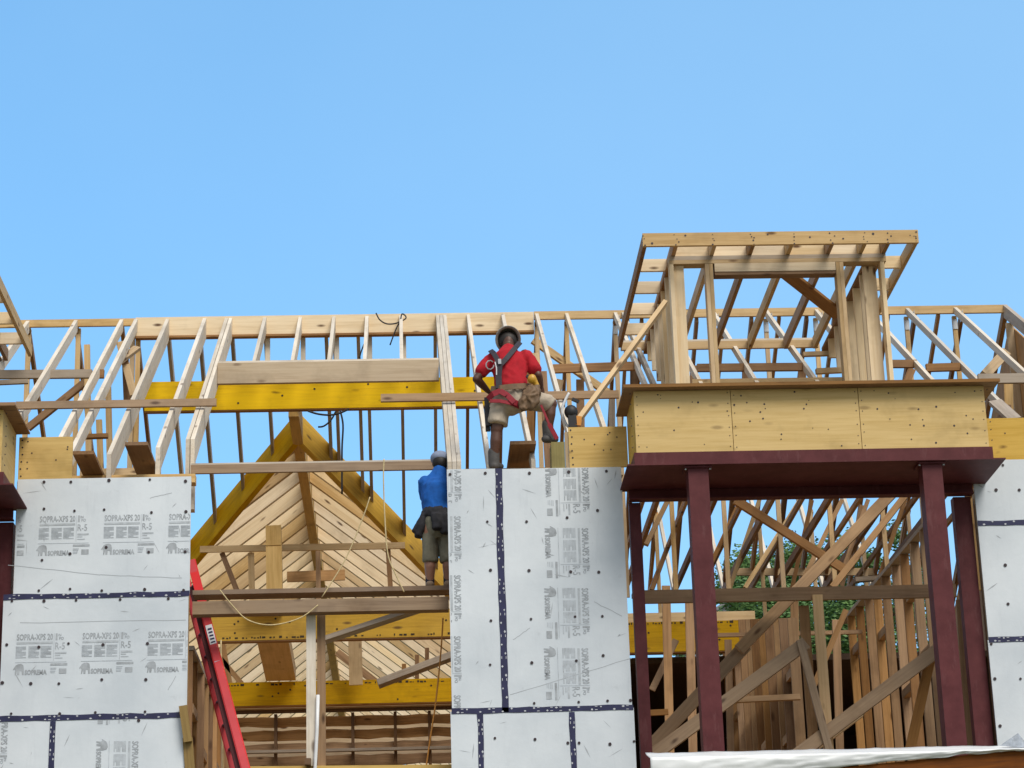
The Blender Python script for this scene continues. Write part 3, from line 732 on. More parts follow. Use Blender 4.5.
# ------------------------------------------------------------------ yellow beams and other big timbers of the entrance bay
def lone(name, mat, label, cat, p0, p1, w, h, up=(0, 0, 1), group=None):
    return tag(stick(name, M[mat], None, p0, p1, w, h, up), label, cat, group)
def xbeam(name, mat, label, cat, px0, px1, pyt, pyb, Y, th=.09, group=None, ext=(0, 0), pyr=None):
    """level timber along X at depth Y, seen between rows pyt and pyb at column px0 (and pyr at px1)"""
    a = at(px0, pyt, Y); b = at(px0, pyb, Y); c = at(px1, pyt if pyr is None else pyr, Y)
    mb = MB(); mb.box(a.x-ext[0], c.x+ext[1], Y, Y+th, b.z, a.z)
    return tag(mb.build(name, M[mat]), label, cat, group)
def inked(mb, x0, x1, y, z, n, seed=1):
    rnd = random.Random(seed); x = x0
    while x < x1:
        w = rnd.uniform(.012, .05); h = rnd.uniform(.012, .03)
        mb.add([(x, y, z), (x+w, y, z+rnd.uniform(-.004, .004)), (x+w, y, z+h), (x, y, z+h)], [(0, 1, 2, 3)], None, 1)
        x += w+rnd.choice((.012, .02, .05, .16))
def ybeam(label, X0, X1, Y0, Y1, z0, z1, ink=None, group='yellow laminated beams', mat='ochre'):
    mb = MB(); mb.box(X0, X1, Y0, Y1, z0, z1)
    rnd = random.Random(int(Y0*10))
    if ink is not None:
        inked(mb, X0+.3, X1-.2, Y0-.003, ink, 20, int(Y0*7))
    for k in range(10): disc_at(mb, rnd.uniform(X0+.2, X1-.2), Y0-.003, rnd.uniform(z0+.04, z1-.04), .014)
    mb.box(X0, X1, Y0+.006, Y1-.006, z0-.014, z0-.001, 2)
    return tag(mb.build('laminated_beam', [M[mat], M['beammark'], M['brown']]), label, 'beam', group)
a = at(145, 382, 5.3); b = at(145, 411, 5.3)
ybeam('yellow laminated beam high under the roof ridge, crossing behind the rafters', a.x, 1.32, 5.3, 5.39, b.z, a.z, None, mat='yellow')
zt, zb_ = at(216, 613.5, 6.3).z, at(216, 641, 6.3).z
ybeam('yellow laminated beam just under the scaffold plank, row of stamped marks along its foot', -2.55, 1.2, 6.3, 6.42, zb_, zt, zb_+.02)
zt2, zb2 = at(216, 683, 9.6).z, at(216, 706.5, 9.6).z
ybeam('lowest yellow laminated beam of the middle opening, above the board wall', -3.0, 1.2, 9.6, 9.72, zb2, zt2, zt2-.05)
zt3, zb3 = at(650, 622, 6.3).z, at(650, 652, 6.3).z
ybeam('yellow laminated beam behind the left maroon columns of the right bay', 2.35, 4.2, 6.3, 6.42, zb3, zt3, zt3-.03)
tag(MB().box(2.35, 4.3, 6.5, 6.58, zt3-.05, zt3+.16).build('rim_board', M['tan']), 'pale rim board behind the yellow beam of the right bay', 'board')
# wide beam lying on the two yellow beams
w0, w1 = at(252, 642, 6.45), at(288, 642, 6.45)
mb = MB(); wz0 = at(270, 641, 6.44).z; mb.beam((w0.x+.19, 6.08, max(wz0+.10, zt+.10)-.0), (at(281, 683, 9.58).x, 9.58, zt2+.10), .40, .19)
tag(mb.build('timber_beam', wood('dull ochre beam', (.70, .48, .24), (.50, .32, .14), .5, 0, .02)), 'wide dull brown beam running back over the yellow beams', 'beam')
a = at(275, 600, 7.0)
mb = MB(); mb.beam((a.x, 7.0, zt+.21), (at(274, 547, 7.3).x, 7.3, at(274, 547, 7.3).z), .20, .14, (0, 1, 0)); mb.beam(at(274, 547, 7.3)+V(0, -.01, .002), at(273.5, 527, 7.3)+V(0, -.01, 0), .195, .15, (0, 1, 0))
tag(mb.build('timber_post', wood('dull ochre post', (.66, .46, .22), (.48, .31, .13), .5, 0, .02)), 'square brown post with a sawn top in front of the gable rafters', 'post')

# low board across the opening, scaffold planks, rails
mb = MB(); z0 = at(190, 474, 1.0).z; z1 = at(190, 465.5, 1.0).z
mb.box(-2.16, .425, .98, 1.02, z0, z1); mb.box(-2.16, .425, 1.025, 1.06, z1-.06, z1+.03, 1)
tag(mb.build('cross_timber', [M['brace'], M['pale']]), 'long timber with a light top edge, across the opening behind the blue worker\'s cap', 'timber')
mb = MB(); z0 = at(190, 615, .2).z; z1 = at(190, 602, .2).z
mb.box(-2.05, .40, .18, .32, z0, z1)
tag(mb.build('scaffold_plank', wood('worn plank', (.36, .24, .14), (.20, .12, .065), .6, .1, .03)), 'front plank across the middle opening, with a pale stud pair under it', 'plank')
z1 = at(200, 593, .62).z
mb = MB(); mb.box(-2.08, .55, .50, .74, z1-.045, z1)
tag(mb.build('scaffold_plank', wood('dark worn plank', (.26, .18, .12), (.15, .09, .06), .5, .2, .03)), 'rear plank across the middle opening, under the blue worker\'s shoes', 'plank')
PLZ = z1
def rail(px0, py0, px1, py1, label, h, mat='brace'):
    a, b = onF(px0, py0, .0), onF(px1, py1, .0)
    Y = (a.y+b.y)/2; z = (a.z+b.z)/2
    mb = MB(); mb.box(a.x, b.x, Y-.10, Y-.055, z-.01, z+h); return tag(mb.build('guard_board', M[mat]), label, 'board', 'boards nailed across the rafters')
rail(17, 411, 217, 407, 'brown board nailed across the pale rafters at the left', .07)
rail(381, 404, 618, 399, 'dark board nailed across the rafters behind the worker in red', .075)
# stud pair
mb = MB(); a = at(310.5, 604, .26); mb.box(a.x-.045, a.x+.045, .34, .385, 4.9, at(312, 605, .36).z)
tag(mb.build('timber_stud', M['pale']), 'pale stud under the front plank, left one of the pair', 'stud', 'stud pair in the middle opening')
mb = MB(); a = at(320.5, 616, .26); mb.box(a.x-.04, a.x+.04, .40, .445, 4.9, at(322, 606, .42).z)
tag(mb.build('timber_stud', M['stud']), 'brown stud under the front plank, right one of the pair', 'stud', 'stud pair in the middle opening')
mb = MB(); mb.tube([at(318, 695, .32), at(317, 730, .32), at(315, 768, .32), at(313, 800, .32)], .018, 8); tag(mb.build('plastic_pipe', M['white'], None, True), 'thin white pipe leaning on the pair of studs', 'pipe')
lone('loose_timber', 'grey', 'grey timber sloping up to the right under the front plank', 'timber', at(325, 640, .8), at(440, 602, .8), .05, .09, (0, -1, .3))
lone('loose_timber', 'grey', 'grey timber sloping up behind the lower yellow beam at the foam wall', 'timber', at(378, 684, 8.8), at(452, 656, 8.8), .09, .12, (0, -1, .3))
lone('floor_plate', 'plyy', 'pale plate along the bottom of the middle opening', 'timber', at(250, 770, .4), at(470, 768, .4), .12, .05)
lone('loose_timber', 'dark', 'dark block standing on the bottom plate by the pale stud', 'timber', at(305, 762, .3), at(311, 762, .3), .06, .09, (0, -1, 0))
# short bracket timbers at the lower right corner of the left pier
mb = MB(); mb.beam(at(183, 706, -.07), at(188, 742, -.07), .075, .05, (0, 1, 0)); mb.beam(at(187, 737, -.07), at(192, 800, -.07), .09, .06, (0, 1, 0), 0, (0, .06))
tag(mb.build('scaffold_bracket', wood('ochre bracket', (.34, .22, .06), (.20, .12, .03), .3, 0, .02)), 'short ochre timber bracket at the lower corner of the left foam wall', 'bracket')
# short planks lying on the wall tops, seen from below
def lookout(px0, px1, py, Y0, Y1, label, mat='brown', th=.035):
    a, b = at(px0, py, Y0), at(px1, py, Y0)
    mb = MB(); mb.box(a.x, b.x, Y0, Y1, a.z-th, a.z); return tag(mb.build('short_plank', M[mat]), label, 'plank', 'short planks laid over the wall tops')
lookout(125, 148, 442, .3, 2.3, 'short brown plank poking out between the second and third pale rafters')
lookout(73, 94, 451, .12, 1.6, 'short brown plank end beside the left plywood panel')
lookout(510, 536, 441, .3, 2.2, 'short brown plank end behind the legs of the worker in red')
mb = MB(); a, b = at(551, 442, .0), at(566, 470, .0); mb.box(a.x, b.x-.005, .0, .26, 8.131, a.z); 
tag(mb.build('timber_block', M['greenpine']), 'greenish timber block under the raised foot of the worker in red', 'timber')
mb = MB(); mb.box(b.x, b.x+.035, -.0, .045, 8.131, at(570, 432, 0).z); tag(mb.build('timber_block', M['pine']), 'narrow pale block between the greenish block and the plywood panel', 'timber')

# ------------------------------------------------------------------ rear board wall and side stud walls
BW = thing('board_wall', 'rear wall of uneven brown boards at the bottom of the middle opening', 'wall', (-1, 12.4, 6))
zt4 = at(300, 707, 12.2).z
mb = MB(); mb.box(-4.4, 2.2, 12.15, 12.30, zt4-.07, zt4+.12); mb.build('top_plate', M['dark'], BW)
z = zt4-.09
rnd = random.Random(9)
while z > 4.9:
    h = rnd.uniform(.15, .19); k = 26; vs = []; gs = []
    for i in range(k+1):
        x = -4.4+6.6*i/k
        for yy in (12.42, 12.44):
            vs += [(x, yy, z-h+rnd.uniform(0, .035)), (x, yy, z-rnd.uniform(0, .03))]
            gs += [(x, yy, z*3-h), (x, yy, z*3)]
    fs = []
    for i in range(k):
        o = 4*i; fs += [(o, o+4, o+5, o+1), (o+2, o+3, o+7, o+6), (o+1, o+5, o+7, o+3), (o, o+2, o+6, o+4)]
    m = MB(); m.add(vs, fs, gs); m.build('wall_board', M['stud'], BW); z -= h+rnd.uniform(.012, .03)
z = zt4-.02; k = 0
while z > 4.9:
    if k % 5 != 3: MB().box(-4.4, 2.2, 12.9+.01*(k % 2), 12.93+.01*(k % 2), z-.21, z).build('outer_board', M['tan'], BW)
    z -= .23; k += 1
x = -4.3
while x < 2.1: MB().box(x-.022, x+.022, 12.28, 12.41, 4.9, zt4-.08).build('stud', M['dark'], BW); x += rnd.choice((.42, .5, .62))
MB().box(-4.4, 2.2, 12.18, 12.27, zt4-.66, zt4-.62).build('mid_rail', M['grey'], BW)
MB().box(-3.4, -2.5, 12.0, 12.1, zt4-.64, zt4-.56).build('mid_rail', M['tan'], BW)

def studwall(label, X, w, Y0, Y1, step, z0, ztop, mat='stud', plate=True, dbl=False):
    r = thing('stud_wall', label, 'wall', (X, (Y0+Y1)/2, z0), 'inner stud walls')
    y = Y0; k = 0
    while y <= Y1:
        zt_ = ztop(y)
        sh_ = random.uniform(-.012, .012); mm = M[random.choice((mat, mat, 'brown', 'brown', 'brace'))]
        MB().box(X-w/2+sh_, X+w/2+sh_, y-.02, y+.02, z0, zt_-.045).build('stud', mm, r)
        if dbl and k % 2: MB().box(X-w/2+.01, X+w/2-.03, y+.03, y+.07, z0, zt_-.05).build('stud', M['pine'], r)
        y += step; k += 1
    nx_ = X+w/2+.016
    if dbl: MB().box(nx_, nx_+.012, Y0+.3, Y1+.1, z0, min(ztop(Y0), ztop(Y1))-.35).build('sheathing', M['interior'], r)  # dark sheet added so the gaps between studs read as shaded recesses
    rb = random.Random(int(X*10)); y = Y0
    while y+step < Y1:
        if rb.random() < .55: zz = rb.uniform(5.6, ztop(y)-.5); MB().box(X-.03, X+w/2, y+.022, y+step-.022, zz, zz+.09).build('blocking', M['brace'], r)
        y += step
    if plate: stick('top_plate', M['grey'], r, (X, Y0-.03, ztop(Y0)-.02), (X, Y1+.03, ztop(Y1)-.02), w+.01, .042)
    return r
studwall('stud wall inside the middle opening, behind the red ladder', -2.13, .14, .5, 6.0, .55, 4.9, lambda y: 6.02+.12*(y-.5) if False else 6.55, 'stud')
studwall('inner stud wall with a stepped sloping top at the right of the right bay', 5.40, .095, 1.1, 6.4, .54, 4.9, lambda y: 7.88+.02*y, 'stud')
studwall('inner wall of close brown studs left of the pale post in the right bay', 4.06, .105, 2.3, 8.0, .52, 4.9, lambda y: 7.16+.225*(y-2.3), 'stud', False, True)
# posts, plank and braces of the right bay
z0 = at(650, 603, 1.0).z; z1 = at(650, 590, 1.0).z
mb = MB(); mb.box(2.26, 5.52, 1.0, 1.045, z0, z1); mb.box(2.26, 5.52, 1.05, 1.19, z1-.042, z1)
tag(mb.build('cross_timber', wood('brown header', (.32, .20, .11), (.18, .10, .05), .6, .05, .03)), 'long brown timber across the right bay between the maroon columns', 'timber')
a0, a1 = at(815, 596, 1.1), at(825, 750, 1.1)
mb = MB(); mb.box(a0.x-.05, a0.x+.05, .95, .99, 4.9, at(815, 595, .97).z); tag(mb.build('timber_post', wood('pale yellow post', (.76, .55, .35), (.56, .38, .22), .8, 0, .03)), 'pale upright post in the middle of the right bay', 'post')
mb = MB(); mb.box(a0.x-.16, a0.x-.06, 1.15, 1.19, 4.9, at(806, 606, 1.17).z); tag(mb.build('timber_post', M['stud']), 'brown upright post just left of the pale post in the right bay', 'post')
def brace(mat, label, a, b, w=.04, h=.13, up=(0, -1, .2)):
    return tag(stick('diagonal_brace', M[mat], None, a, b, h, w, up), label, 'timber', 'diagonal braces of the right bay')
brace('brace', 'long brace rising to the right through the right bay, its upper half pale and wide', at(739, 650, 1.3), at(893, 492, 1.62), .05, .115)
brace('stud', 'brown timber beside the upper half of the long brace', at(832, 588, 2.4), at(905, 496, 3.2), .05, .07)
brace('brace', 'lower length of the long brace, ending at the left maroon columns', at(646, 752, 1.42), at(746, 645, 1.42), .045, .13)
brace('brace', 'second long brace under the first, meeting the thin prop at the post', at(652, 756, .85), at(806, 643, .85), .045, .13)
brace('brace', 'brace rising from the bottom of the pale post to the right maroon column', at(796, 756, .84), at(938, 650, .84), .045, .13)
brace('brace', 'thin prop leaning against the foot of the pale post', at(800, 640, .80), at(829, 750, .80), .04, .075)
brace('brown', 'brown timber sloping down to the right behind the rear roof members', at(735, 500, 5.0), at(845, 570, 5.4), .045, .11)
brace('brown', 'dark brown prop leaning at the right stud wall', at(930, 660, 1.0), at(910, 750, 1.0), .04, .10)
brace('pine', 'short brace low behind the pale post', at(796, 760, 2.0), at(860, 712, 2.0), .045, .11)
brace('brace', 'thin stick crossing behind the first long brace, low in the right bay', at(676, 640, 3.2), at(652, 690, 3.2), .035, .07)
brace('stud', 'upright stick between the close studs and the left maroon columns', at(728, 640, 1.9), at(731, 760, 1.9), .035, .07)
brace('stud', 'slanting stick just right of the pale post', at(846, 610, 2.2), at(812, 690, 2.2), .035, .06)
brace('brace', 'short level stick across the close studs', at(735, 700, 2.0), at(800, 697, 2.0), .035, .06)
lone('tie_board', 'pine', 'light tie board across the rear of the right bay, in front of the trees', 'board', at(737, 572, 9.8), at(874, 572, 9.8), .05, .10)
lone('tie_board', 'stud', 'thin reddish rail at the height of the yellow beam in the right bay', 'board', at(690, 636, 5.0), at(862, 632, 5.0), .05, .045)
lone('tie_board', 'grey', 'short grey board on the stepped stud wall', 'board', at(855, 580, 8.0), at(885, 578, 8.0), .1, .06)
for i, (px, t, bt, lab) in enumerate(((666, 606, 745, 'thin stud left of the left maroon column'), (689, 612, 745, 'pair stud right behind the left maroon column'), (836, 640, 750, 'slim stud in the dark opening right of the pale post'), (794, 612, 750, 'stud that ends the close stud wall in the right bay'))):
    lone('inner_stud', 'stud', lab, 'stud', at(px, t-20, 3.0 if i < 2 else 4.5), at(px+4, bt+10, 3.0 if i < 2 else 4.5), .09, .045, (0, 1, 0), 'single studs of the right bay')
lone('tie_board', 'brown', 'short brown board low between the left maroon columns', 'board', at(648, 713, 2.6), at(668, 712, 2.6), .04, .06)
# room behind, its boards coloured near black to stand for deep shade
DR = thing('rear_room', 'dark boarded room under the floor deck behind the right bay', 'room', (4.6, 9.3, 4.9))
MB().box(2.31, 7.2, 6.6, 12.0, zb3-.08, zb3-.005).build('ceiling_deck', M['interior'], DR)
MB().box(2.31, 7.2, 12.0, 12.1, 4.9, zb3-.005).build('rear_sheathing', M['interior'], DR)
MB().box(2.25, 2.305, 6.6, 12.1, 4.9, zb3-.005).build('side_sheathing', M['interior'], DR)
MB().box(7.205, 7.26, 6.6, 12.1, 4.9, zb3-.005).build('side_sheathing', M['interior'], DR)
tag(MB().box(-5, 7.6, .6, 12.9, 4.62, 4.85).build('floor_deck', M['osb']), 'plywood floor deck of the upper storey, hidden low behind the foam walls', 'floor deck')
LW = thing('lower_storey', 'sheathed lower storey behind the wall piers, below the picture', 'storey', (1.3, .9, 0))
for k in range(10):
    x = -4.9+k*1.24; MB().box(x, x+1.23, .62, .64, 0, 4.6).build('sheathing', M['osb'], LW)
MB().box(-4.95, 7.55, 12.6, 12.64, 0, 4.6).build('sheathing', M['osb'], LW)
for x in (-4.97, 7.53): MB().box(x, x+.02, .65, 12.59, 0, 4.6).build('sheathing', M['osb'], LW)
# right side: low stud at outer right column
lone('inner_stud', 'stud', 'brown stud between the two right maroon columns', 'stud', at(962, 600, .5), at(972, 760, .5), .12, .04, (0, 1, 0), 'single studs of the right bay')

# ------------------------------------------------------------------ red ladder
LD = thing('extension_ladder', 'red fibreglass ladder leaning inside the middle opening', 'ladder', (-1.0, -1.5, 0))
def railseg(p0, p1, sd, name, mats):
    d = (p1-p0).normalized(); dp = sd
    mb = MB(); mb.beam(p0, p1, .066, .010, dp)
    mb.beam(p0, p1, .010, .035, dp, 1, (.0385, .0225)); mb.beam(p0, p1, .010, .035, dp, 1, (-.0385, .0225))
    return mb.build(name, mats, LD)
pa0, pa1 = at(249, 790, .70), at(183, 560, .70)
sd = V(1, 0, 0)
B0, B1 = at(245.5, 768, -.25), at(206, 617, .72)
dirn = (B1-B0).normalized(); off = V(-.115, .42, 0)
e0 = (-B0.z+.15)/dirn.z
tt = 0.
def proj_y(p):
    v = p-CAM; return 384-F*v.dot(UP)/v.dot(fwd)
while proj_y(B0+dirn*tt) > 560: tt += .02
TOPL = B0+dirn*tt
railseg(B0+dirn*e0, TOPL, V(0, 1, 0), 'rail', [M['pink'], M['red']])
railseg(B0+dirn*e0+off, TOPL+off, V(0, 1, 0), 'rail', [M['pink'], M['red']])
railseg(B0+dirn*e0+V(-.055, .09, 0), TOPL+V(-.055, .09, 0)-dirn*.35, V(0, 1, 0), 'fly_rail', [M['reddark'], M['reddark']])
MB().beam(TOPL-dirn*.62+V(0, -.012, 0), TOPL, .085, .004, (0, 1, 0)).build('top_cover', M['red'], LD)
t = e0+.3
while t < (TOPL-B0).length-.1:
    c = B0+dirn*t; MB().tube([c+V(-.01, .02, 0), c+off], .017, 8).build('rung', M['reddark'], LD); t += .305
def sticker(px0, py0, px1, py1, w, mat):
    yl = lambda py: B0.y+(B1.y-B0.y)*(768-py)/151-.016
    a, b = at(px0, py0, yl(py0)), at(px1, py1, yl(py1)); mb = MB(); mb.beam(a, b, w, .004, (0, 1, 0)); return mb
st = sticker(208.5, 625, 213.5, 644, .065, 'label')
for k in range(5):
    yy = B0.y+(B1.y-B0.y)*(768-630-k*3)/151-.021; a, b = at(209.5+k*.87, 628+k*3.3, yy), at(209.9+k*.87, 629.6+k*3.3, yy); st.beam(a, b, .04, .004, (0, 1, 0), 1)
st.build('sticker', [M['label'], M['ink']], LD)
for a in ((222.5, 681, 226, 694), (230.5, 711, 233.7, 723)): sticker(*a, .055, 'label').build('sticker', M['label'], LD)
sticker(217, 661, 219.6, 671, .055, 'x').build('sticker', M['tarpgrey'], LD)

# ------------------------------------------------------------------ ropes and cables
def wire(name, mat, label, cat, pts, r=.007, Y=None, grp=None):
    P_ = [at(p[0], p[1], p[2] if len(p) > 2 else Y) for p in pts]
    # smooth with Catmull-Rom
    out = []
    for i in range(len(P_)-1):
        p0, p1, p2, p3 = P_[max(0, i-1)], P_[i], P_[i+1], P_[min(len(P_)-1, i+2)]
        for k in range(6):
            t = k/6; out.append(.5*((2*p1)+(p2-p0)*t+(2*p0-5*p1+4*p2-p3)*t*t+(3*p1-p0-3*p2+p3)*t**3))
    out.append(P_[-1])
    return tag(MB().tube(out, r, 6).build(name, M[mat], None, True), label, cat, grp)
wire('safety_rope', 'rope', 'pale rope hanging from the long timber past the yellow gable beam to the plank', 'rope', [(384, 459), (383.5, 480), (385, 520), (388, 555), (396, 575), (404, 592)], .007, .40)
wire('safety_rope', 'rope', 'thin rope slanting from the top of the middle opening down to the stud pair', 'rope', [(370, 497), (362, 520), (345, 560), (322, 597)], .006, .45)
wire('safety_rope', 'ropeorange', 'orange cord hanging beside the foam wall under the front plank', 'rope', [(443, 618), (441, 650), (436, 700), (430, 740), (425, 775)], .008, .6)
wire('safety_rope', 'rope', 'pale rope sagging in a loop under the front plank', 'rope', [(220, 590), (232, 605), (248, 620), (272, 625), (300, 618), (318, 605)], .006, .15)
wire('safety_rope', 'rope', 'thin vertical cord in front of the board wall, left of the ladder foot', 'rope', [(221, 640), (221, 690), (222, 730), (223, 775)], .008, 1.5)
wire('power_cable', 'black', 'black cable looped over the ridge above the opening', 'cable', [(390, 345), (398, 325), (406, 318), (402, 314), (399, 322), (388, 324), (380, 320), (376, 313)], .009, 5.9)
wire('power_cable', 'black', 'short black cable hanging below the ridge, left of the looped cable', 'cable', [(365, 342), (361, 352), (359, 361)], .009, 5.9)
wire('power_cable', 'black', 'black cable swagged under the high yellow beam', 'cable', [(308, 411), (318, 414), (330, 415), (340, 413), (349, 409)], .012, 5.2)
wire('power_cable', 'black', 'black cable end curling down from the swag under the high yellow beam', 'cable', [(336, 411), (331, 420), (324, 426), (318, 427)], .011, 5.15)
wire('power_cable', 'black', 'long black cable dropping past the yellow gable beam', 'cable', [(340, 410), (343, 425), (342, 450), (342, 494)], .012, 5.2)
wire('air_hose', 'white', 'pale hose looping up beside the black power tool', 'hose', [(571, 428), (566, 424), (562, 412), (564, 403), (569, 393)], .014, .2)
# black power tool with orange body resting on the plywood edge
PT = thing('power_tool', 'round black power tool with an orange body resting on the plywood panel', 'power tool', at(573, 426, .12))
def ball(c, rx, ry, rz, n=14, m=10):
    mb = MB(); vs = []
    for i in range(m+1):
        th = math.pi*i/m
        for k in range(n):
            ph = 2*math.pi*k/n; vs.append(c+V(rx*math.sin(th)*math.cos(ph), ry*math.sin(th)*math.sin(ph), rz*math.cos(th)))
    fs = [(i*n+k, (i+1)*n+k, (i+1)*n+(k+1) % n, i*n+(k+1) % n) for i in range(m) for k in range(n)]
    mb.add(vs, fs); return mb
ball(at(571, 412, .15), .068, .055, .072).build('drum', M['black'], PT, True)
MB().beam(at(572, 416, .15), at(573, 428, .15), .08, .08, (0, 1, 0)).build('body', M['black'], PT)
MB().beam(at(579, 417, .14), at(578, 426, .14), .055, .06, (0, 1, 0)).build('battery', M['orange'], PT)
MB().beam(at(572, 399, .15), at(579, 402, .15), .03, .03, (0, 1, 0)).build('handle', M['black'], PT)

# ------------------------------------------------------------------ people
def loft(bm, pts, rad, side=(1, 0, 0), n=14, caps=4, flat=1.):
    pts = [Vector(p) for p in pts]; rad = [(r, r) if not isinstance(r, tuple) else r for r in rad]
    side = Vector(side); rings = []
    def ring(c, t, ra, rb):
        x = side-t*side.dot(t)
        if x.length < .05: x = Vector((0, 1, 0))-t*t.y
        x.normalize(); y = t.cross(x)
        return [bm.verts.new(c+x*(ra*math.cos(2*math.pi*k/n))+y*(rb*math.sin(2*math.pi*k/n))) for k in range(n)]
    T = []
    for i in range(len(pts)): T.append((pts[min(i+1, len(pts)-1)]-pts[max(i-1, 0)]).normalized())
    seq = []
    for k in range(caps):
        a = (math.pi/2)*(1-(k+.4)/caps); r = min(rad[0])*flat; seq.append((pts[0]-T[0]*(r*math.sin(a)), T[0], rad[0][0]*math.cos(a), rad[0][1]*math.cos(a)))
    for p, t, r in zip(pts, T, rad): seq.append((p, t, r[0], r[1]))
    for k in range(caps-1, -1, -1):
        a = (math.pi/2)*(1-(k+.4)/caps); r = min(rad[-1])*flat; seq.append((pts[-1]+T[-1]*(r*math.sin(a)), T[-1], rad[-1][0]*math.cos(a), rad[-1][1]*math.cos(a)))
    for s_ in seq: rings.append(ring(*s_))
    for A, B in zip(rings[:-1], rings[1:]):
        for k in range(n): bm.faces.new((A[k], A[(k+1) % n], B[(k+1) % n], B[k]))
    bm.faces.new(list(reversed(rings[0]))); bm.faces.new(rings[-1])
def fuse(name, mat, parent, fn, voxel=.012, smooth=6):
    bm = bmesh.new(); fn(bm); bmesh.ops.recalc_face_normals(bm, faces=bm.faces)
    me = bpy.data.meshes.new('tmp'); bm.to_mesh(me); bm.free()
    ob = bpy.data.objects.new('tmp', me); COL.objects.link(ob)
    rm = ob.modifiers.new('r', 'REMESH'); rm.mode = 'VOXEL'; rm.voxel_size = voxel
    sm = ob.modifiers.new('s', 'SMOOTH'); sm.iterations = smooth; sm.factor = .5
    dg = bpy.context.evaluated_depsgraph_get(); res = bpy.data.meshes.new_from_object(ob.evaluated_get(dg))
    bpy.data.objects.remove(ob)
    L = W[parent]
    for v in res.vertices: v.co -= L
    res.name = name
    res.materials.clear(); res.materials.append(mat)
    res.polygons.foreach_set('use_smooth', [True]*len(res.polygons))
    o = bpy.data.objects.new(name, res); COL.objects.link(o); o.parent = parent; W[o] = L
    return o
from mathutils import noise as mnoise
def wrinkle(o, amp, sc_, st):
    """cloth folds: push the surface along its normals with ridged noise"""
    L = W[o.parent]
    for v in o.data.vertices:
        p = v.co+L; q = Vector((p.x*st[0], p.y*st[1], p.z*st[2]))*sc_
        q += mnoise.noise_vector(q*.7)*.6
        k = 1-2*abs(mnoise.noise(q)); k2 = mnoise.noise(q*2.3)
        v.co += v.normal*(amp*(k-.45)+amp*.35*k2)
    return o
def ell(bm, c, rx, ry, rz, rot=None):
    m = Matrix.Translation(c) @ (rot.to_matrix().to_4x4() if rot else Matrix()) @ Matrix.Diagonal((rx, ry, rz, 1))
    bmesh.ops.create_uvsphere(bm, u_segments=18, v_segments=12, radius=1, matrix=m)
def hand(bm, wrist, d, side, curl, s=1.0):
    """palm plus four unequal bent fingers and a thumb; d = hand direction, side = across the palm, curl = closing direction"""
    d, side, curl = Vector(d).normalized(), Vector(side).normalized(), Vector(curl).normalized()
    pc = wrist+d*.045*s
    loft(bm, [wrist, wrist+d*.03*s, wrist+d*.085*s], [(.026*s, .018*s), (.036*s, .018*s), (.038*s, .015*s)], side)
    for k, ln in enumerate((.068, .078, .072, .055)):
        b0 = wrist+d*.082*s+side*((k-1.5)*.019*s)
        b1 = b0+(d*.8+curl*.5).normalized()*ln*.5*s; b2 = b1+(d*.2+curl).normalized()*ln*.5*s
        loft(bm, [b0-d*.015*s, b0, b1, b2], [.0095*s, .0095*s, .009*s, .008*s], side, 8, 2)
    t0 = wrist+d*.03*s-side*.032*s; t1 = t0+(d*.6-side*.7+curl*.3).normalized()*.035*s; t2 = t1+(d*.8+curl*.6).normalized()*.03*s
    loft(bm, [t0, t1, t2], [.013*s, .0115*s, .009*s], curl, 8, 2)
def headpart(bm, c, face, up, s=1.0):
    """head with nose, ears, brow, lips and chin; face = direction looked at"""
    f = Vector(face).normalized(); u = Vector(up); u = (u-f*u.dot(f)).normalized(); r = f.cross(u)
    rot = Matrix((r, f, u)).transposed().to_quaternion()
    ell(bm, c, .076*s, .096*s, .108*s, rot); ell(bm, c+f*.02*s-u*.06*s, .055*s, .066*s, .062*s, rot)
    ell(bm, c+f*.098*s-u*.015*s, .015*s, .022*s, .026*s, rot)
    ell(bm, c+f*.088*s-u*.062*s, .026*s, .012*s, .011*s, rot); ell(bm, c+f*.085*s+u*.02*s, .052*s, .014*s, .012*s, rot)
    for q in (-1, 1):
        ell(bm, c+r*(.077*s*q)-u*.008*s-f*.005*s, .012*s, .02*s, .032*s, rot); ell(bm, c+f*.088*s+r*(.03*s*q)+u*.001*s, .013*s, .009*s, .008*s, rot)

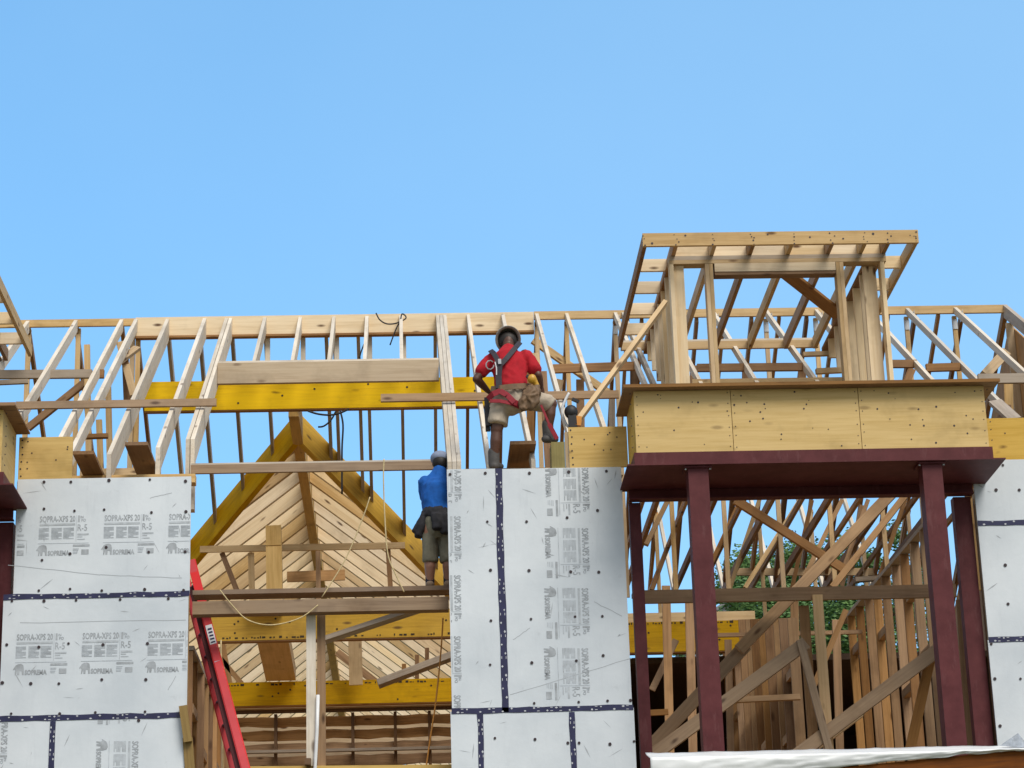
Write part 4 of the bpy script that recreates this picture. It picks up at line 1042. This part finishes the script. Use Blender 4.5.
# -- worker in red
def w1(px, py, dy=0.): return at(px, py, .22+dy)
foot = w1(495, 470)
WR = thing('person', 'worker in a red t-shirt, khaki shorts and hard hat, climbing on the rafters', 'person', foot)
J = dict(neck=w1(508.5, 350.5, .10), head=w1(508, 342.5, .20), chest=w1(509, 366, .04), waist=w1(511, 386, -.02), pel=w1(511, 397, -.02),
         ls=w1(491.5, 359, .06), rs=w1(525, 355, .07), le=w1(476.5, 379, .02), lw=w1(488, 391, .16), re=w1(538, 375, .04), rw=w1(541, 386, .14),
         lh=w1(501, 399, 0), rh=w1(522, 398, 0), lk=w1(496.5, 430, -.01), la=w1(494, 461, .02), rk=w1(551, 404, .0), ra=w1(548, 433, .03))
def body_red(bm):
    loft(bm, [J['pel'], J['waist'], J['chest'], (J['ls']+J['rs'])/2, J['neck'], J['head']], [(.155, .11), (.145, .10), (.165, .10), (.14, .085), (.06, .06), (.055, .055)])
    for a, b, c, h, sd in (('ls', 'le', 'lw', -1, 1), ('rs', 're', 'rw', 1, 1)):
        loft(bm, [J[a], (J[a]+J[b])/2, J[b]], [.058, .050, .040]); loft(bm, [J[b], J[b]*.6+J[c]*.4, J[c]], [.042, .041, .027])
        d = (J[c]-J[b]).normalized(); hand(bm, J[c], d, (.3*h, .2, 1), (-h, .3, 0))
    for a, b, c in (('lh', 'lk', 'la'), ('rh', 'rk', 'ra')):
        loft(bm, [J[a], (J[a]+J[b])/2, J[b]], [.098, .085, .062]); m = J[b]*.62+J[c]*.38+V(0, -.012, 0)
        loft(bm, [J[b], m, J[c]], [.053, .056, .036])
    headpart(bm, J['head'], (-.05, 1, -.75), (0, .6, 1), .95)
fuse('body', M['skin'], WR, body_red, .0085, 3)
def shirt(bm):
    loft(bm, [J['waist']+V(0, 0, -.015), J['waist']*.5+J['chest']*.5, J['chest'], (J['ls']+J['rs'])/2+V(0, 0, .005), J['neck']+V(0, 0, -.012)], [(.160, .122), (.166, .122), (.186, .126), (.165, .105), (.09, .08)])
    for a, b, k in (('ls', 'le', .62), ('rs', 're', .72)):
        e = J[a].lerp(J[b], k); loft(bm, [J[a].lerp(J['chest'], .45), J[a].lerp(J['chest'], .12), J[a].lerp(e, .5), e], [.105, .088, .074, .072], (1, 0, 0), 14, 2); ell(bm, J[a]+V(0, 0, -.018), .080, .080, .070)
wrinkle(fuse('t_shirt', M['shirtred'], WR, shirt, .010, 3), .012, 9., (1, 1, .45))
def shorts(bm):
    loft(bm, [J['pel']+V(0, 0, -.05), J['pel'], J['waist']+V(0, 0, -.04)], [(.165, .135), (.172, .136), (.150, .112)])
    loft(bm, [J['lh'], J['lh'].lerp(J['lk'], .5), J['lh'].lerp(J['lk'], .80)], [.105, .104, .106], (1, 0, 0), 16, 2, .25)
    loft(bm, [J['rh'], J['rh'].lerp(J['rk'], .5), J['rh'].lerp(J['rk'], .85), J['rk'].lerp(J['ra'], .06)], [.105, .100, .092, .088], (0, 1, 0), 16, 3, .3)
wrinkle(fuse('shorts', M['khaki'], WR, shorts, .010, 3), .013, 10., (1, 1, .5))
def hat(bm):
    c = J['head']+V(0, .02, .045); rot = Vector((0, .35, 1)).to_track_quat('Z', 'Y')
    ell(bm, c, .128, .145, .105, rot)
hc = J['head']+V(0, -.015, .03); hx = Vector((-.04, .93, .55)).normalized()
mb = MB(); n = 24; vs = []; rx = V(1, 0, 0); ry = hx.cross(rx)
prof = [(.150, -.022), (.150, -.012), (.128, 0.), (.124, .04), (.108, .08), (.075, .108), (.03, .122), (.003, .124)]
inner = [(.146, -.024), (.118, -.006), (.114, .035), (.098, .07), (.066, .096), (.003, .110)]
for lst in (prof, inner):
    o = len(vs)
    for r, h in lst:
        for k in range(n):
            a = 2*math.pi*k/n; vs.append(hc+rx*(r*.87*math.cos(a))+ry*(r*.96*math.sin(a))+hx*h)
P_ = len(prof)*n; fs = []
for i in range(len(prof)-1):
    for k in range(n): fs.append((i*n+k, i*n+(k+1) % n, (i+1)*n+(k+1) % n, (i+1)*n+k))
for i in range(len(inner)-1):
    for k in range(n): fs.append((P_+(i+1)*n+k, P_+(i+1)*n+(k+1) % n, P_+i*n+(k+1) % n, P_+i*n+k))
for k in range(n): fs.append((P_+k, P_+(k+1) % n, (k+1) % n, k))
mb.add(vs, fs); mb.build('hard_hat', M['hat'], WR, True)
def hairf(bm): ell(bm, J['head']+V(0, -.0, .018), .10, .085, .10)
fuse('hair', M['hair'], WR, hairf, .01, 2)
def boots(a, toe, heel):
    def f(bm):
        loft(bm, [a+V(0, 0, .09), a, a+V(0, 0, -.04)], [.058, .056, .055]); loft(bm, [heel, toe], [(.050, .042), (.052, .036)], (1, 0, 0), 14, 3)
    return f
fuse('boot', M['boot'], WR, boots(J['la'], w1(499, 466.5, .16), w1(494, 466, -.0)), .010, 2)
fuse('boot', M['boot'], WR, boots(J['ra'], w1(554, 439.5, .12), w1(546, 439, -.02)), .010, 2)
def strap(name, pts, w, mat, t=.012):
    mb = MB()
    for a, b in zip(pts[:-1], pts[1:]): mb.beam(a, b+(b-a).normalized()*.004, w, t, (0, -1, .0))
    return mb.build(name, mat, WR)
strap('shoulder_strap', [w1(520, 342.5, .06), w1(516, 347, -.03), w1(506, 359, -.115), w1(499, 366, -.145)], .05, M['harness'])
strap('shoulder_strap', [w1(490.5, 350.5, .0), w1(493.5, 353, -.07), w1(497, 359, -.12), w1(499.5, 366, -.145)], .05, M['harness'])
strap('back_strap', [w1(499.5, 364, -.155), w1(498.5, 376, -.155), w1(499, 388, -.165)], .062, M['harness'])
MB().beam(w1(499.5, 359, -.17), w1(499.8, 364, -.17), .03, .012, (0, -1, 0)).build('back_ring', M['alu'], WR)
strap('leg_strap', [w1(488, 399, -.12), w1(493, 394, -.17), w1(500, 391, -.18), w1(507, 395, -.18), w1(514, 402, -.18), w1(520, 405, -.13)], .055, M['harnessred'])
strap('leg_strap', [w1(490, 401, -.15), w1(500, 401, -.17), w1(510, 403, -.17), w1(519, 407, -.13)], .035, M['harnessred'])
strap('tool_belt', [w1(491, 389, -.10), w1(500, 388, -.175), w1(512, 386.5, -.18), w1(524, 386, -.15), w1(531, 386, -.06)], .055, M['leather'])
def pouch(bm):
    ell(bm, w1(531, 398, -.16), .085, .06, .13); ell(bm, w1(524, 404, -.17), .05, .05, .075); ell(bm, w1(536, 391, -.12), .05, .05, .07)
wrinkle(fuse('tool_pouch', M['leather'], WR, pouch, .010, 2), .02, 12., (1, 1, 1))
def tool(bm): ell(bm, w1(532, 379, -.15), .045, .04, .05); loft(bm, [w1(533, 377, -.14), w1(537, 386, -.13)], [.028, .028])
fuse('hand_tool', M['toolyellow'], WR, tool, .01, 2)
MB().beam(w1(527, 376, -.12), w1(530, 379, -.14), .03, .03, (0, 1, 0)).build('tool_handle', M['black'], WR)
mb = MB(); mb.beam(w1(486.5, 398, -.02), w1(488, 431, -.0), .045, .06, (0, 1, 0)); mb.beam(w1(487, 408, -.03), w1(488.5, 426, -.03), .06, .05, (0, 1, 0)); mb.build('tool_holster', M['blackcloth'], WR)
mb = MB(); mb.beam(w1(541, 405, -.10), w1(549, 424, -.09), .022, .012, (0, -1, 0)); mb.beam(w1(549, 424, -.09), w1(557, 439, -.06), .042, .014, (0, -1, 0)); mb.build('lanyard', M['harnessred'], WR)
# pattern mark on the back of the shirt: carabiner clip
wpts = [w1(490+4*math.cos(t), 365+4.5*math.sin(t), -.10) for t in [k*.7 for k in range(9)]]
MB().tube(wpts, .007, 6).build('carabiner', M['alu'], WR)
MB().tube([w1(495, 362, -.155), w1(496.5, 368, -.16), w1(496.5, 375, -.16)], .006, 6).build('clip_cord', M['white'], WR)

# -- worker in blue
def w2(px, py, dy=0.): return at(px, py, .62+dy)
foot = w2(437, 593.5); foot.z = PLZ
WB = thing('person', 'worker in a blue t-shirt and olive shorts, seen from behind, half behind the foam wall', 'person', foot)
K = dict(neck=w2(440, 471, .06), head=w2(440, 463, .10), chest=w2(438.5, 488, .02), waist=w2(438, 511, -.01), pel=w2(438, 523, -.01),
         ls=w2(425.5, 482, .05), rs=w2(453, 481, .05), le=w2(427, 500, .12), lw=w2(440, 490, .26), re=w2(460, 500, .16), rw=w2(452, 496, .33),
         lh=w2(430, 525, 0), rh=w2(447, 525, 0), lk=w2(430, 556, .01), la=w2(430, 585, .02), rk=w2(448, 556, .0), ra=w2(448, 584, .02))
def body_blue(bm):
    loft(bm, [K['pel'], K['waist'], K['chest'], (K['ls']+K['rs'])/2, K['neck'], K['head']], [(.155, .115), (.15, .11), (.165, .11), (.14, .09), (.055, .055), (.055, .055)])
    for a, b, c, h in (('ls', 'le', 'lw', -1), ('rs', 're', 'rw', 1)):
        loft(bm, [K[a], (K[a]+K[b])/2, K[b]], [.058, .05, .042]); loft(bm, [K[b], K[b]*.6+K[c]*.4, K[c]], [.043, .04, .028])
        d = (K[c]-K[b]).normalized(); hand(bm, K[c], d, (.2*h, .2, 1), (-h, .2, -.1))
    for a, b, c in (('lh', 'lk', 'la'), ('rh', 'rk', 'ra')):
        loft(bm, [K[a], (K[a]+K[b])/2, K[b]], [.088, .078, .056]); m = K[b]*.62+K[c]*.38+V(0, -.015, 0)
        loft(bm, [K[b], m, K[c]], [.054, .056, .036])
    headpart(bm, K['head'], (.1, 1, -.3), (0, .3, 1), .92)
fuse('body', M['skin2'], WB, body_blue, .0085, 3)
def shirt2(bm):
    loft(bm, [K['waist']+V(0, 0, -.055), K['waist']*.5+K['chest']*.5, K['chest'], (K['ls']+K['rs'])/2, K['neck']+V(0, 0, -.01)], [(.158, .125), (.165, .125), (.175, .126), (.155, .10), (.075, .075)])
    for a, b in (('ls', 'le'), ('rs', 're')): loft(bm, [K[a].lerp(K['chest'], .3), K[a], K[a].lerp(K[b], .8)], [.088, .080, .072], (1, 0, 0), 14, 2); ell(bm, K[a]+V(0, 0, -.015), .070, .078, .075)
wrinkle(fuse('t_shirt', M['shirtblue'], WB, shirt2, .010, 3), .012, 9., (1, 1, .5))
def shorts2(bm):
    loft(bm, [K['pel']+V(0, 0, -.05), K['pel'], K['waist']+V(0, 0, -.03)], [(.15, .125), (.158, .13), (.152, .12)])
    for a, b in (('lh', 'lk'), ('rh', 'rk')): loft(bm, [K[a], K[a].lerp(K[b], .5), K[a].lerp(K[b], 1.18)], [.084, .082, .080], (1, 0, 0), 16, 2, .25)
wrinkle(fuse('shorts', M['olive'], WB, shorts2, .010, 3), .013, 10., (1, 1, .45))
def cap(bm):
    ell(bm, K['head']+V(0, .015, .052), .098, .112, .078); loft(bm, [K['head']+V(0, .09, .05), K['head']+V(0.01, .17, .02)], [(.07, .015), (.06, .012)])
fuse('cap', M['cap'], WB, cap, .009, 3)
def hair2(bm): ell(bm, K['head']+V(0, -.022, -.005), .079, .085, .085)
fuse('hair', M['hair'], WB, hair2, .01, 2)
def belt(bm):
    loft(bm, [K['waist']+V(0, 0, -.06), K['waist']+V(0, 0, -.01)], [(.166, .135), (.166, .133)], (1, 0, 0), 18, 1)
    loft(bm, [w2(424.5, 516, -.02), w2(421, 526, -.03), w2(418, 537, -.03)], [(.045, .07), (.055, .065), (.04, .05)], (1, 0, 0), 12, 2, .3)
    loft(bm, [w2(419, 522, -.03), w2(414, 532, -.04)], [.022, .026], (1, 0, 0), 10, 2, .4); loft(bm, [w2(437, 514, -.14), w2(437, 529, -.15)], [(.06, .03), (.055, .04)], (1, 0, 0), 14, 2, .3); loft(bm, [w2(446, 514, -.13), w2(446, 533, -.14)], [(.05, .03), (.055, .04)], (1, 0, 0), 14, 2, .3)
wrinkle(fuse('tool_belt', M['blackcloth'], WB, belt, .010, 2), .007, 12., (1, 1, 1))
for a in ('la', 'ra'):
    fuse('sock', M['sock'], WB, lambda bm, a=a: loft(bm, [K[a]+V(0, 0, .085), K[a]+V(0, 0, -.02)], [.046, .045], (1, 0, 0), 14, 1), .009, 2)
    ft = V(K[a].x, K[a].y, PLZ+.034)
    fuse('shoe', M['boottan'], WB, lambda bm, ft=ft: loft(bm, [ft+V(0, -.05, 0), ft+V(0, .05, .004), ft+V(.01, .17, 0)], [(.044, .038), (.048, .045), (.045, .032)], (1, 0, 0), 14, 3), .010, 2)

# ------------------------------------------------------------------ white sheet and stained board in the foreground
PB = at(800, 770, -1.6)
def fz(x): return 4.93+.055*(x-3.3)    # underside edge of the sheet
mb = MB(); a, b = at(700, 782, -1.45), at(1060, 746, -1.45)
mb.beam(a+V(0, 0, -.13), b+V(0, 0, -.13), .04, .26, (0, 0, 1)); 
tag(mb.build('stained_board', M['varnish']), 'orange stained board with knots along the bottom right edge', 'board')
mb = MB(); k = 44; vs = []; rnd = random.Random(4)
x0, x1 = at(650, 757, -1.5).x, at(1062, 744, -1.5).x
zl = [at(650+412*i/k, 757.5-(412*i/k)*.0215+(-3 if 5 < i < 40 else 0)*0+rnd.uniform(-.8, .8), -1.5).z for i in range(k+1)]
k = 160; m_ = 13; vs = []
def crease(x, v, s_): return mnoise.noise(Vector((x*s_, v*s_*1.7, s_)))
for i in range(k+1):
    x = x0+(x1-x0)*i/k; px = 650+412*i/k; zt_ = zl[min(44, int(44*i/k))]*.0+at(px, 757.2-(px-650)*.0215, -1.5).z
    zbm = at(px, 784-(px-650)*.0925 if px > 700 else 784, -1.5).z+.02*crease(x, 9., 5.); zbm = min(zbm, zt_-.02)
    for j in range(m_+1):
        v = j/m_
        if v < .35: y = -1.1-.40*v/.35; z = zt_+.10*(1-v/.35)**1.3
        else: y = -1.50-.012*math.sin((v-.35)*7); z = zt_+(zbm-zt_)*(v-.35)/.65
        f1 = (1-2*abs(crease(x+.6*v, v*1.3, 2.2)))*.012+(1-2*abs(crease(x-.9*v, v, 7.)))*.005
        vs.append((x, y-f1*.9, z+f1*.45))
fs = [((m_+1)*i+j, (m_+1)*(i+1)+j, (m_+1)*(i+1)+j+1, (m_+1)*i+j+1) for i in range(k) for j in range(m_)]
fs = [tuple(reversed(f)) for f in fs]
mb.add(vs, fs); o = mb.build('plastic_sheet', M['tarp'], None, True); so = o.modifiers.new('thickness', 'SOLIDIFY'); so.thickness = .004
tag(o, 'white plastic sheet draped over the lower canopy roof at the bottom right', 'plastic sheet')
mb = MB(); A = [at(1000, 745.5, -1.3), at(1018, 733, -1.3), at(1023, 740, -1.28), at(1032, 742, -1.3), at(1030, 748, -1.35)]
mb.add(A+[q+V(0, .01, 0) for q in A], [tuple(range(5)), tuple(range(9, 4, -1))]+[(i, 5+i, 5+(i+1) % 5, (i+1) % 5) for i in range(5)])
tag(mb.build('crumpled_wrap', M['tarpgrey']), 'crumpled grey printed wrap sticking up at the lower right corner', 'plastic wrap')
mb = MB(); a = at(660, 764, -1.42); mb.beam(a+V(-.09, 0, -.10), a+V(.25, 0, -.10), .03, .17, (0, 0, 1)); mb.beam(a+V(-.075, .02, -.10), a+V(-.075, .9, -.10), .03, .17)
tag(mb.build('stained_board', M['varnish']), 'end of a stained board under the left end of the white sheet', 'board')
LC = thing('porch_frame', 'low porch roof frame carrying the white sheet, below the picture', 'porch', (3.9, -1.2, 0))
for x in (2.3, 5.5): MB().box(x-.06, x+.06, -1.40, -1.28, 0, 4.55).build('post', M['pine'], LC)
MB().box(2.1, 5.9, -1.41, -1.27, 4.56, 4.74).build('header', M['pine'], LC)

# ------------------------------------------------------------------ trees and far house
def tree(label, x, y, ztop, rad, hgt, seed, nl=22000):
    rnd = random.Random(seed); zg = hz(x, y)-.2; r = thing('tree', label, 'tree', (x, y, zg), 'trees behind the building')
    cz = ztop-hgt/2
    m = MB(); m.tube([(x, y, zg), (x+.1, y, zg+(cz-zg)*.5), (x, y+.1, cz)], .22, 10)
    cl = []
    for k in range(46):
        while True:
            p = V(rnd.uniform(-1, 1), rnd.uniform(-1, 1), rnd.uniform(-1, 1))
            if .35 < p.length < 1: break
        s = .78+.3*rnd.random(); c = V(x+p.x*rad*s, y+p.y*rad*s, cz+p.z*hgt/2*s); cl.append((c, rnd.uniform(.4, .85)))
        if k % 4 == 0: m.tube([(x, y, cz-hgt*.3), ((x+c.x)/2, (y+c.y)/2, (cz+c.z)/2-.2), c], .05, 6)
    m.build('trunk', M['bark'], r, True)
    lv = MB(); vs = []; fs = []
    for k in range(nl):
        c, cr_ = cl[int(rnd.random()*len(cl))]
        d = V(rnd.gauss(0, 1), rnd.gauss(0, 1), rnd.gauss(0, .8)); d.normalize(); p = c+d*cr_*(rnd.random()**.45)
        a = V(rnd.gauss(0, 1), rnd.gauss(0, 1), rnd.gauss(0, 1)).normalized(); nrm = (d+a*.8).normalized()
        t = nrm.cross(V(0, 0, 1)+a*.3).normalized(); b_ = nrm.cross(t); s = rnd.uniform(.028, .06)
        o = len(vs); vs += [p-t*s*1.3, p-b_*s*.6, p+t*s*1.3, p+b_*s*.6]; fs.append((o, o+1, o+2, o+3))
    lv.add(vs, fs); lv.build('crown', M['leaf'], r)
    return r
def tz(px, py, Y): return at(px, py, Y)
for (px, py, Y, rad, hg, lab, sd) in ((752, 545, 34, 1.5, 4.5, 'tree behind the left half of the right bay, crown seen between rafters', 11), (808, 548, 38, 1.7, 4.5, 'lower tree behind the middle of the right bay', 12), (866, 522, 36, 1.7, 5.5, 'tallest tree behind the stepped stud wall of the right bay', 13)):
    q = tz(px, py, Y); tree(lab, q.x, q.y, q.z, rad, hg, sd)
def house(label, px, py, Y, w, h, sd):
    q = at(px, py, Y); zg = hz(q.x, Y)-.3; r = thing('distant_house', label, 'house', (q.x, Y, zg), 'far houses')
    x = q.x; zt_ = q.z; ze = zt_-h*.45
    MB().box(x-w/2, x+w/2, Y, Y+5, zg, ze).build('wall', M['siding'], r)
    m = MB(); m.add([(x-w/2, Y, ze+.002), (x+w/2, Y, ze+.002), (x, Y, zt_-.1), (x-w/2, Y+5, ze+.002), (x+w/2, Y+5, ze+.002), (x, Y+5, zt_-.1)], [(0, 1, 2), (5, 4, 3)]); m.build('gable', M['siding'], r)
    m = MB()
    for s in (-1, 1): m.beam((x+s*.02, Y+2.5, zt_), (x+s*(w/2+.25), Y+2.5, ze-.18), .12, 5.5, (0, 1, 0))
    m.build('roof', M['roofgrey'], r)
    for s in (-.5, .5):
        wn = MB().box(x+s*w*.45-.25, x+s*w*.45+.25, Y-.04, Y-.005, ze-.9, ze-.2).build('window', M['glass'], r)
    return r
house('white gabled house far behind, left one glimpsed over the yellow beam', 727, 603, 58, 2.1, 1.5, 1)
house('white gabled house far behind, right one glimpsed over the yellow beam', 749, 605, 60, 1.7, 1.3, 2)

# ------------------------------------------------------------------ light and sky
SUN_EL, SUN_AZ = math.radians(50), math.radians(152)     # azimuth clockwise from +Y
w = bpy.data.worlds.new('World'); sc.world = w; w.use_nodes = True
nt = w.node_tree; bg = nt.nodes['Background']
sky = nt.nodes.new('ShaderNodeTexSky'); sky.sky_type = 'NISHITA'; sky.sun_disc = False
sky.sun_elevation = SUN_EL; sky.sun_rotation = SUN_AZ; sky.air_density = 1.0; sky.dust_density = .6; sky.ozone_density = 1.6
hs = nt.nodes.new('ShaderNodeHueSaturation'); hs.inputs['Saturation'].default_value = 1.0; hs.inputs['Hue'].default_value = .5
# cloud white added overhead and southward, out of view, as neutral fill; blue north
tc = nt.nodes.new('ShaderNodeTexCoord'); sx = nt.nodes.new('ShaderNodeSeparateXYZ'); nt.links.new(tc.outputs['Generated'], sx.inputs[0])
cn = noise(nt, tc.outputs['Generated'], 2.2, 4.)
lat = mathn(nt, 'SUBTRACT', mathn(nt, 'ADD', mathn(nt, 'MULTIPLY', sx.outputs['Z'], .75), mathn(nt, 'MULTIPLY', cn, .25)), mathn(nt, 'MULTIPLY', sx.outputs['Y'], .9))
zr = ramp(nt, sx.outputs['Z'], ((.12, (.63, .665, .74)), (.50, (1.12, 1.13, 1.07))))
tint = mixc(nt, 1.0, sky.outputs[0], (.76, 1.06, 1.13), 'MULTIPLY')
nt.links.new(mixc(nt, 1.0, tint, zr, 'MULTIPLY'), hs.inputs['Color'])
hz_ = mathn(nt, 'ADD', mathn(nt, 'MULTIPLY', sx.outputs['X'], .9), mathn(nt, 'MULTIPLY', noise(nt, tc.outputs['Generated'], 3.2, 5., .6), .35))
hzf = ramp(nt, hz_, ((.05, (0, 0, 0)), (.42, (1, 1, 1))))
clear = mixc(nt, mathn(nt, 'MULTIPLY', hzf, .16), hs.outputs[0], (2.9, 4.2, 5.2))
cf = ramp(nt, lat, ((.10, (0, 0, 0)), (.60, (1, 1, 1))))
nt.links.new(mixc(nt, mathn(nt, 'MULTIPLY', cf, .85), clear, (2.65, 2.62, 2.6)), bg.inputs['Color'])
bg.inputs['Strength'].default_value = .14
sl = bpy.data.lights.new('sun', 'SUN'); so = bpy.data.objects.new('sun', sl); COL.objects.link(so)
sl.energy = 1.7; sl.angle = math.radians(30); sl.color = (1, .93, .82)
sdv = V(math.sin(SUN_AZ)*math.cos(SUN_EL), math.cos(SUN_AZ)*math.cos(SUN_EL), math.sin(SUN_EL))
so.rotation_euler = sdv.to_track_quat('Z', 'Y').to_euler(); so.location = (0, -10, 40)
vs_ = sc.view_settings; vs_.view_transform = 'Standard'; vs_.look = 'None'; vs_.exposure = 0.74; vs_.gamma = 1.0; vs_.use_curve_mapping = False
sc.render.engine = 'CYCLES'; sc.render.resolution_x = 1024; sc.render.resolution_y = 768
